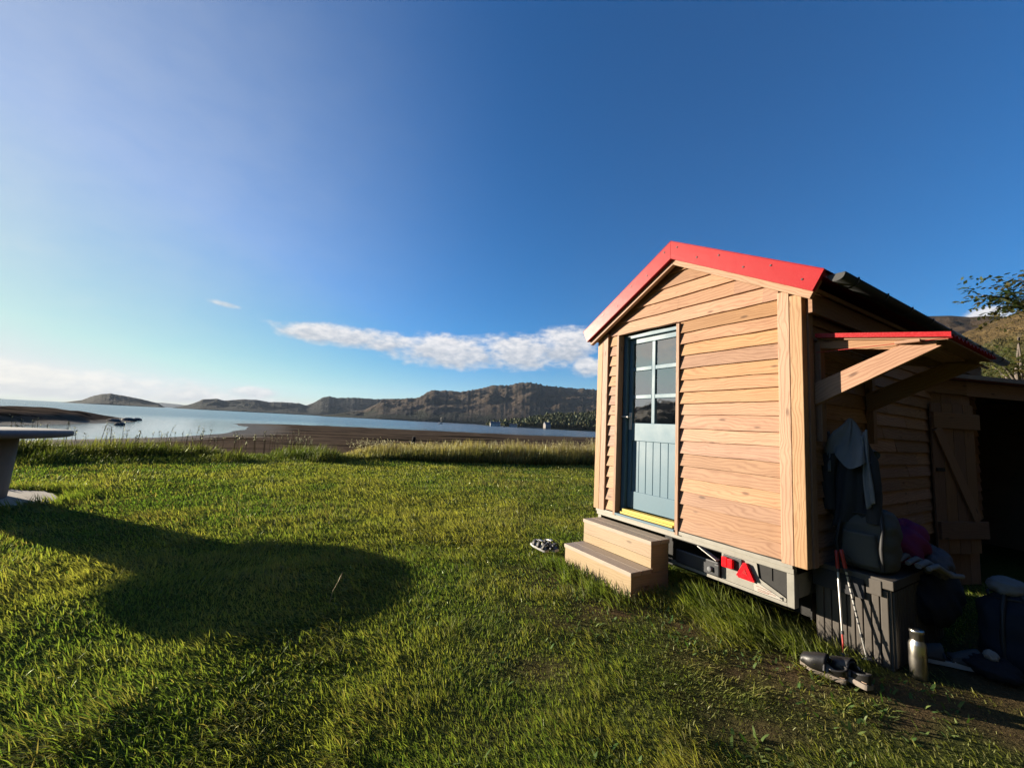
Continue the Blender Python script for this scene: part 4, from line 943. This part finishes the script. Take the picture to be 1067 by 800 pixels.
# ------------------------------------------------------------------ grass
def blades(name, x, y, h, w, yaw, lean, col, label, cat, mat, seg=2, z=None, sink=.012, curl=1.0, tip=None):
    """one mesh of separate blades; arrays give each blade its own place, height, width, lean and colour"""
    N = len(x); z = ground_h(x, y) if z is None else z
    sy = yaw+np.pi/2+RNG.normal(0, .7, N)
    V = np.zeros((N, 2*seg+1, 3)); dx, dy = np.sin(yaw), np.cos(yaw); sx_, sy_ = np.sin(sy), np.cos(sy)
    for k in range(seg+1):
        t = k/seg; hor = h*np.sin(lean)*(.45*t+.55*t**2)*curl; ver = h*(np.cos(lean)*t+.12*np.sin(lean)*t*(1-t)*2)-sink
        px, py, pz = x+dx*hor, y+dy*hor, z+ver
        if k < seg:
            ww = w*(1-.35*t)/2
            V[:, 2*k] = np.stack([px-sx_*ww, py-sy_*ww, pz], -1); V[:, 2*k+1] = np.stack([px+sx_*ww, py+sy_*ww, pz], -1)
        else: V[:, 2*k] = np.stack([px, py, pz], -1)
    m = 2*seg+1; base = np.arange(N)[:, None]*m
    f4 = np.concatenate([base+np.array([[2*k, 2*k+1, 2*k+3, 2*k+2]]) for k in range(seg-1)]) if seg > 1 else None
    f3 = base+np.array([[2*seg-2, 2*seg-1, 2*seg]])
    C = np.ones((N, m, 4)); C[:, :, :3] = col[:, None, :]
    if tip is not None:
        for k in range(m):
            t = (k//2)/seg; C[:, k, :3] = col*(1-t)+tip*t
    o = mesh_np(name, V.reshape(-1, 3), f4, f3, mat, {'col': C.reshape(-1, 4)})
    return tag(o, label, cat, kind='stuff')
def mixc(a, b, f): return np.asarray(a)[None]*(1-f[:, None])+np.asarray(b)[None]*f[:, None]
def keep_out(x, y):
    u, v = to_hut(x, y)
    k = (np.abs(u-1.60) < .50) & (v > -.57) & (v < .02)
    k |= (u > -.40) & (u < .08) & (v > .20) & (v < 1.3)
    k |= np.hypot(x-TX-.20, y-TY-.05) < .84
    c, s = math.cos(-SH_R), math.sin(-SH_R); X, Y = x-4.5, y-4.36
    k |= (c*X-s*Y > -.05) & (s*X+c*Y > -.05) & (c*X-s*Y < 3.6) & (s*X+c*Y < 3.2)
    k |= (u > .15) & (v > .5) & (u < 2.1) & (v < 4.8)
    k |= (u < -.55) & (v > .45) & (v < 3) & (u > -1.6)
    return k
def lush(x, y):
    """patches the mower cannot reach"""
    u, v = to_hut(x, y)
    a = np.exp(-((v+.14)/.20)**2)*sstep(u, -.40, -.05)*sstep(-u, -1.05, -.7)
    a = np.maximum(a, .75*np.exp(-((v+.70)/.17)**2)*sstep(u, .95, 1.1)*sstep(-u, -2.3, -2.0))
    a = np.maximum(a, .6*np.exp(-((u-1.02)/.12)**2)*np.exp(-((v+.35)/.3)**2))
    a = np.maximum(a, .5*np.exp(-((u+.12)/.3)**2-((v-.08)/.14)**2))
    a = np.maximum(a, .5*np.exp(-((np.hypot(x-TX-.2, y-TY-.05)-1.05)/.25)**2))
    return a*(.6+.7*fbm(x*6, y*6, 2, 77))
def lawn(N, r0, r1, seg, name, label, seed):
    r = np.exp(RNG.uniform(math.log(r0), math.log(r1), N)); a = np.radians(RNG.uniform(-64, 64, N))
    x, y = np.sin(a)*r, np.cos(a)*r
    # draw blades together into small tufts
    cx, cy = np.floor(x/.045)*.045, np.floor(y/.045)*.045
    j1 = _hash(np.floor(x/.045), np.floor(y/.045), 91); j2 = _hash(np.floor(x/.045), np.floor(y/.045), 92)
    q = .25*np.exp(-r/6); x = x*(1-q)+(cx+.045*j1)*q; y = y*(1-q)+(cy+.045*j2)*q
    d = edge_d(x, y); dr_ = dryness(x, y); lu = lush(x, y)
    ok = (d < 1.4) & ~keep_out(x, y) & (RNG.random(N) > dr_*.80)
    x, y, r, d, dr_, lu = (q_[ok] for q_ in (x, y, r, d, dr_, lu)); n_ = len(x)
    c1 = fbm(x*1.1+3, y*1.1, 3, 41); c2 = fbm(x*3.3, y*3.3, 3, 42); c3 = fbm(x*.33, y*.33, 3, 43); c4 = fbm(x*9, y*9, 2, 44)
    rough = sstep(c2*.6+c1*.4, .46, .66)
    corner = np.exp(-((x+1.9)/1.6)**2-((y-1.3)/.9)**2)
    h = (.036+.036*rough+.030*RNG.random(n_)**2+.045*sstep(c4, .5, .8)*rough)*(1+.7*corner)*(.80+.20*sstep(r, 2.5, 5))*(1+.02*r)
    h = h*(1-.6*dr_)+lu*.20*(.5+.7*RNG.random(n_))
    w = (.0017+.00105*r)*(.7+.7*RNG.random(n_))*(1+.5*lu)
    ydir = 2.2+2.6*fbm(x*.8, y*.8, 2, 51)*2+RNG.normal(0, .75, n_)
    lean = np.clip(1.0+.30*rough+RNG.normal(0, .40, n_), .05, 1.5)*(1-.35*lu)
    f = np.clip(.5+1.7*(c1-.5)+.9*(c3-.5)+RNG.normal(0, .17, n_), 0, 1)
    col = mixc((.120, .195, .040), (.335, .325, .085), f)
    st = np.clip((RNG.random(n_) < .14+.34*sstep(c2, .42, .70)).astype(float)*(.35+.65*RNG.random(n_))*(1-lu)+dr_*.8*RNG.random(n_), 0, 1)
    st = st*(.55+.45*sstep(-c3, -.6, -.35))
    col = mixc((0, 0, 0), (1, 1, 1), 1-st)*col+mixc((0, 0, 0), (.27, .205, .095), st)
    g_ = np.clip(lu, 0, 1)[:, None]; col = col*(1-.6*g_)+np.array((.06, .125, .022))*.6*g_
    col *= (.75+.5*RNG.random(n_))[:, None]
    return blades(name, x, y, h, w, ydir, lean, col, label, 'grass', M['grass'], seg)
lawn(300000, 1.0, 4.6, 3, 'lawn_grass', 'rough tufted lawn grass in the foreground and round the hut', 1)
lawn(430000, 4.4, 18.0, 2, 'lawn_grass', 'mown lawn grass stretching from mid distance to the shore edge', 2)

# broad leaved weeds among the grass
N = 16000; r = np.exp(RNG.uniform(math.log(1.1), math.log(8), N)); a = np.radians(RNG.uniform(-62, 62, N)); x, y = np.sin(a)*r, np.cos(a)*r
k_ = (fbm(x*1.6, y*1.6, 3, 101) > .53) & ~keep_out(x, y) & (edge_d(x, y) < .5); x, y = x[k_], y[k_]; n_ = len(x)
blades('meadow_weeds', x, y, RNG.uniform(.03, .065, n_), RNG.uniform(.012, .022, n_), RNG.uniform(0, 6.28, n_), RNG.uniform(.5, 1.35, n_),
       mixc((.05, .11, .03), (.13, .17, .05), RNG.random(n_)), 'patches of small broad leaved weeds low in the lawn', 'weeds', M['leaf'], 4)
# long grass along the seaward edge
def edge_xy(s, d):
    """position at distance s along the lawn edge and d beyond it"""
    x = -2.5+s*.89-d*.455; y = 13.6+s*.455+d*.89
    for _ in range(3):
        e = edge_d(x, y)-d; x = x+.455*e; y = y-.89*e
    return x, y
def band(N, s0, s1, d0, d1, hfun, colfun, name, label, wid=1.0, lean0=.28):
    s = RNG.uniform(s0, s1, N); d = d0+(d1-d0)*RNG.random(N)**1.2
    x, y = edge_xy(s, d); h = hfun(s, d, x, y); ok = h > .06; s, d, x, y, h = (q[ok] for q in (s, d, x, y, h)); n_ = len(s)
    r = np.hypot(x, y); w = (.003+.0009*r)*wid*(.7+.6*RNG.random(n_))
    yaw = 1.9+RNG.normal(0, 1.1, n_); lean = np.abs(RNG.normal(lean0, .22, n_))
    z = ground_h(x, y)
    c0, c1_ = colfun(s, d, x, y, n_); return blades(name, x, y, h, w, yaw, lean, c0, label, 'grass', M['grass'], 3, z=z, curl=.9, tip=c1_)
def reed_h(s, d, x, y):
    c = fbm(x*1.3, y*1.3, 3, 61); gap = sstep(s+2.2*(fbm(s*1.5, s*0, 2, 71)-.5), -4.5, .2)
    return (.24+.95*c*RNG.random(len(s))**.8+.18*(d > 1.2))*gap*sstep(d, -.1, .9)*(.62+.42*sstep(s, -1.0, 5.0))
def reed_c(s, d, x, y, n_):
    f = np.clip(.45*sstep(d, .4, 2.4)+RNG.normal(.12, .22, n_)+.5*(fbm(x*.9, y*.9, 2, 63)-.5), 0, 1)
    v_ = (.7+.6*RNG.random(n_))[:, None]; return mixc((.06, .105, .022), (.19, .155, .06), f)*v_, mixc((.20, .18, .07), (.42, .33, .20), np.clip(f+.3, 0, 1))*v_
band(34000, -7.0, 14.0, .5, 3.6, reed_h, reed_c, 'tall_grass', 'tall tan and green grass along the shore edge left of the hut')
def tuss_h(s, d, x, y):
    c = fbm(x*.75+9, y*.75, 3, 65); fade = sstep(-s, .8, 3.2)
    return (.05+.48*sstep(c, .45, .70)*(.5+.5*RNG.random(len(s)))+.13*RNG.random(len(s)))*fade*sstep(d, -.6, .4)*(1+.25*sstep(-s, 6, 10))
def tuss_c(s, d, x, y, n_):
    f = np.clip(RNG.normal(.35, .25, n_)+.9*(fbm(x*.6, y*.6, 2, 66)-.5), 0, 1)
    v_ = (.7+.6*RNG.random(n_))[:, None]; return mixc((.045, .075, .018), (.11, .115, .035), f)*v_, mixc((.085, .115, .03), (.20, .18, .075), f)*v_
band(36000, -22.0, -.5, -.2, 4.6, tuss_h, tuss_c, 'tussock_grass', 'rough green tussocks along the shore edge near the round table', lean0=.6)
# seed stems standing above the long grass
def stems(N, s0, s1, d0, d1, h0, h1, name, label, colr, head):
    s = RNG.uniform(s0, s1, N); d = RNG.uniform(d0, d1, N); x, y = edge_xy(s, d); z = ground_h(x, y); h = RNG.uniform(h0, h1, N)*(.75+.5*fbm(x*.8, y*.8, 2, 68))*(.58+.42*np.where(s < -3, 1, sstep(s, .5, 6)))
    V = []; F = []; C = []
    for i in range(N):
        yaw = RNG.uniform(0, 6.28); le = RNG.uniform(.02, .22); dx, dy = math.sin(yaw)*le*h[i], math.cos(yaw)*le*h[i]; w = .0034+.00018*math.hypot(x[i], y[i])
        b = len(V); c = np.array(colr[RNG.integers(len(colr))])*RNG.uniform(.7, 1.3)
        top = np.array([x[i]+dx, y[i]+dy, z[i]+h[i]])
        for k in range(3):
            a = k*2.094; V.append((x[i]+w*math.cos(a), y[i]+w*math.sin(a), z[i]-.02)); 
        for k in range(3):
            a = k*2.094; V.append((top[0]+w*.6*math.cos(a), top[1]+w*.6*math.sin(a), top[2]))
        F += [(b+k, b+(k+1) % 3, b+3+(k+1) % 3) for k in range(3)]+[(b+k, b+3+(k+1) % 3, b+3+k) for k in range(3)]
        C += [c*.8]*6
        nh = head if isinstance(head, int) else 8
        for q in range(nh):
            # small tapered seed tufts round the top of the stem
            tt = RNG.uniform(.74, 1.03) if nh > 4 else RNG.uniform(.8, 1.02); p = np.array([x[i]+dx*tt, y[i]+dy*tt, z[i]+h[i]*tt]); sp_ = .012+.05*(1.05-tt)*2.2
            dr__ = RNG.normal(0, 1, 3); dr__[2] = abs(dr__[2])+.6; dr__ /= np.linalg.norm(dr__); L = RNG.uniform(.03, .075); p = p+np.array([RNG.normal(0, sp_), RNG.normal(0, sp_), 0])*.6
            sd_ = np.cross(dr__, RNG.normal(0, 1, 3)); sd_ /= np.linalg.norm(sd_); s2_ = np.cross(dr__, sd_); ww = .010
            b = len(V)
            for vv in (p, p+dr__*L*.45+sd_*ww, p+dr__*L*.45-sd_*ww*.5+s2_*ww*.87, p+dr__*L*.45-sd_*ww*.5-s2_*ww*.87, p+dr__*L): V.append(tuple(vv))
            F += [(b, b+1, b+2), (b, b+2, b+3), (b, b+3, b+1), (b+4, b+2, b+1), (b+4, b+3, b+2), (b+4, b+1, b+3)]; C += [c*1.25]*5
    C = np.concatenate([np.array(C), np.ones((len(C), 1))], 1)
    return tag(mesh_np(name, np.array(V), None, np.array(F), M['leaf'], {'col': C}), label, 'grass', kind='stuff')
stems(700, -2.4, 12.0, .7, 3.4, .55, 1.05, 'seed_stems', 'pale feathery seed heads above the tall grass left of the hut', [(.30, .23, .13), (.36, .29, .18), (.22, .15, .08)], 9)
stems(150, -13.5, -3.5, .8, 4.2, .55, .95, 'seed_stems', 'thin dark seed stems standing against the bright bay', [(.12, .10, .06), (.17, .14, .07), (.10, .085, .05)], 7)
# one dead stalk on the lawn
b = MB(); b.tube([(0, 0, 0), (.02, 0, .10), (.06, .01, .19), (.075, .01, .235)], [.0025, .0022, .0018, .001], 6); b.tube([(.05, .01, .165), (.066, .012, .20), (.078, .012, .24)], [.003, .007, .001], 6)
x, y = at_pix(343, 628, 0); o = b.build('grass_stalk', plain('straw', (.42, .34, .20), .8)); o.location = (x, y, gz_at(x, y)); tag(o, 'single dry bent stalk standing in the table shadow on the lawn', 'stalk')

# ------------------------------------------------------------------ trees on the right
def dir_pt(px_, py_, r_):
    a, e = pix_dir(px_, py_); a = math.radians(a); return Vector((math.sin(a)*r_, math.cos(a)*r_, CAM_H+r_*math.tan(e)))
def tree(name, label, base, trunk, limbs, cols, leaf, per, spread, group=None):
    """trunk and limbs are point lists relative to the base; leaves gather round the outer half of each limb"""
    t = thing(name, label, 'tree', base, 0, group); B = Vector(base)
    b = MB(); b.tube([p for p, _ in trunk], [r_ for _, r_ in trunk], 10)
    for pts in limbs:
        n_ = len(pts); b.tube(pts, [max(.008, .05*(1-i/n_)) for i in range(n_)], 7)
    b.build('trunk', M['bark'], t)
    V = []; F = []; C = []
    for pts in limbs:
        pts = [Vector(p) for p in pts]; m = len(pts)
        for i in range(per):
            f = random.uniform(.35, 1.0)**.7*(m-1); k = min(int(f), m-2); p = pts[k].lerp(pts[k+1], f-k)
            # a twig with a row of leaflets
            tw = Vector((random.gauss(0, 1), random.gauss(0, 1), random.gauss(.05, .55))).normalized(); p0 = p+Vector((random.gauss(0, spread*.5), random.gauss(0, spread*.5), random.gauss(0, spread*.32)))
            c0 = np.array(random.choice(cols))*random.uniform(.7, 1.3)
            for q in range(9):
                pp = p0+tw*(.035*q)*leaf*18; sd_ = tw.cross(Vector((0, 0, 1))).normalized()*(1 if q % 2 else -1)
                ld = (sd_*.8+tw*.5+Vector((0, 0, random.gauss(-.25, .3)))).normalized(); nn = ld.cross(Vector((random.gauss(0, .4), random.gauss(0, .4), 1))).normalized()
                L = leaf*random.uniform(.7, 1.3)*1.5; ww = L*.24; bI = len(V)
                for vv in (pp, pp+ld*L*.5+nn*ww, pp+ld*L, pp+ld*L*.5-nn*ww): V.append(tuple(vv))
                F.append((bI, bI+1, bI+2, bI+3)); C += [c0*random.uniform(.85, 1.15)]*4
    C = np.concatenate([np.array(C), np.ones((len(C), 1))], 1)
    o = mesh_np('crown', np.array(V), np.array(F), None, M['leaf'], {'col': C}); o.parent = t; return t
TB = Vector((13.9, 7.6, -.05))
def rel(p): return Vector(p)-TB
def limb(a, b_, c_, sag=.15):
    a, b_, c_ = Vector(a), Vector(b_), Vector(c_); return [a, a.lerp(b_, .5)+Vector((0, 0, sag)), b_, b_.lerp(c_, .5)+Vector((0, 0, sag*.5)), c_]
tp = [(Vector((0, 0, 0)), .17), (Vector((.05, .0, 1.2)), .14), (Vector((-.1, .1, 2.6)), .11), (Vector((.05, .05, 4.0)), .075), (Vector((.1, 0, 5.3)), .04)]
lims = [limb((0, .05, 2.9), rel(dir_pt(1065, 318, 12.5)), rel(dir_pt(1024, 308, 11.6)), .12), limb((0, .05, 2.7), rel(dir_pt(1072, 322, 12.8)), rel(dir_pt(1038, 322, 12.0)), .1),
        limb((0, 0, 3.6), rel(dir_pt(1090, 308, 12.6)), rel(dir_pt(1064, 296, 12.2)), .1), limb((0, 0, 3.8), rel(dir_pt(1110, 300, 13.2)), rel(dir_pt(1090, 290, 13.0)), .2),
        limb((.05, 0, 4.2), (1.0, .6, 5.2), (1.7, 1.0, 5.5)), limb((.05, 0, 3.2), (1.2, -.5, 4.0), (2.0, -.8, 4.3)), limb((0, 0, 4.4), (-.3, 1.0, 5.4), (-.5, 1.7, 5.8)), limb((.1, 0, 5.0), (.3, -.3, 5.9), (.4, -.4, 6.6)), limb((0, 0, 3.0), (.4, 1.2, 3.9), (.6, 2.0, 4.2))]
random.seed(5)
tree('rowan_tree', 'leafy tree reaching a thin branch in from the right edge', TB, tp, lims, [(.035, .06, .018), (.05, .07, .02), (.07, .075, .025), (.10, .08, .03)], .075, 34, .26)
def shrub_tree(px_, ytop, r_, hw, label, cols, seed):
    random.seed(seed); p = dir_pt(px_, ytop, r_); B = Vector((p.x, p.y, -.1)); H = p.z+.1; k = H/5
    tp_ = [(Vector((0, 0, 0)), .12), (Vector((.1, 0, H*.4)), .09), (Vector((0, .1, H*.75)), .05), (Vector((.05, 0, H*.97)), .02)]
    L = []
    for i in range(13):
        a = i*2.4; f = random.uniform(.3, .85); z = H*f; w = hw*(1.1-.75*abs(f-.45)*1.6)*random.uniform(.7, 1.2)
        L.append(limb((0, 0, z*.8), (w*.5*math.cos(a), w*.5*math.sin(a), z), (w*math.cos(a), w*math.sin(a), min(H, z+random.uniform(-.1, .5))), .1))
    L.append(limb((0, 0, H*.7), (.05, 0, H*.85), (0, 0, H*.97), 0))
    return tree('birch_tree', label, B, tp_, L, cols, .085, 20, .36, 'scrub trees on the slope behind the shed')
shrub_tree(1060, 346, 20, 1.5, 'yellow green scrub tree behind the shed at the right edge', [(.06, .085, .02), (.10, .105, .03), (.13, .11, .035)], 3)
shrub_tree(1046, 371, 24, 1.2, 'low olive scrub tree just above the shed roof', [(.08, .08, .03), (.12, .095, .04)], 4)
shrub_tree(1092, 330, 23, 2.0, 'taller dark scrub tree beyond the right edge', [(.04, .06, .02), (.06, .075, .025)], 6)

# the wood on the low slope across the bay: one mass of small crowns
hv = o_verts['low wooded slope coming down to the far shore beside the hut'][4:50].reshape(-1, 3); hv = hv[hv[:, 2] > -.5]
idx = RNG.integers(0, len(hv), 5200); pts = hv[idx]+np.stack([RNG.uniform(-3, 3, 5200), RNG.uniform(-4, 4, 5200), np.zeros(5200)], -1)
keep = fbm(pts[:, 0]*.012, pts[:, 1]*.012, 3, 12) > .40; pts = pts[keep]; n_ = len(pts)
s_ = RNG.uniform(1.6, 3.6, n_); hh_ = s_*RNG.uniform(1.1, 2.2, n_)
shape = [(0, 0, 1.0)]+[(math.cos(a)*q, math.sin(a)*q, zz_) for zz_, q in ((.72, .62), (.38, .95), (.08, .6)) for a in np.linspace(0, 6.283, 8)[:-1]]
shape = np.array(shape); V = pts[:, None, :]+shape[None]*np.stack([s_, s_, hh_*1.3], -1)[:, None, :]*(1+.45*RNG.normal(0, .5, (n_, len(shape), 1)).clip(-.8, .8))
tri = [(0, 1+i, 1+(i+1) % 7) for i in range(7)]; qd = [(1+7*l+i, 1+7*(l+1)+i, 1+7*(l+1)+(i+1) % 7, 1+7*l+(i+1) % 7) for l in range(2) for i in range(7)]
B_ = (np.arange(n_)*len(shape))[:, None, None]; cc = mixc((.022, .034, .012), (.075, .062, .025), RNG.random(n_)**2)
wd = mesh_np('wood', V.reshape(-1, 3), (B_+np.array(qd)[None]).reshape(-1, 4), (B_+np.array(tri)[None]).reshape(-1, 3), M['leaf'], {'col': np.repeat(np.concatenate([cc, np.ones((n_, 1))], 1), len(shape), 0)})
tag(wd, 'dark mixed wood covering the low slope on the far shore', 'wood', kind='stuff')

# ------------------------------------------------------------------ haze over the loch
hz, n = new_mat('air'); v_ = n.add('ShaderNodeVolumePrincipled', None, Color=(.7, .84, 1.0, 1), Density=HAZE, Anisotropy=.0); o_ = n.add('ShaderNodeOutputMaterial'); n.l.new(v_.outputs[0], o_.inputs[1])
if HAZE > 0:
    b = MB(); b.box(-16000, 16000, -3500, 16500, -9, 1100); o = b.build('haze', hz); tag(o, 'thin blue sea air over the loch', 'haze', kind='stuff')
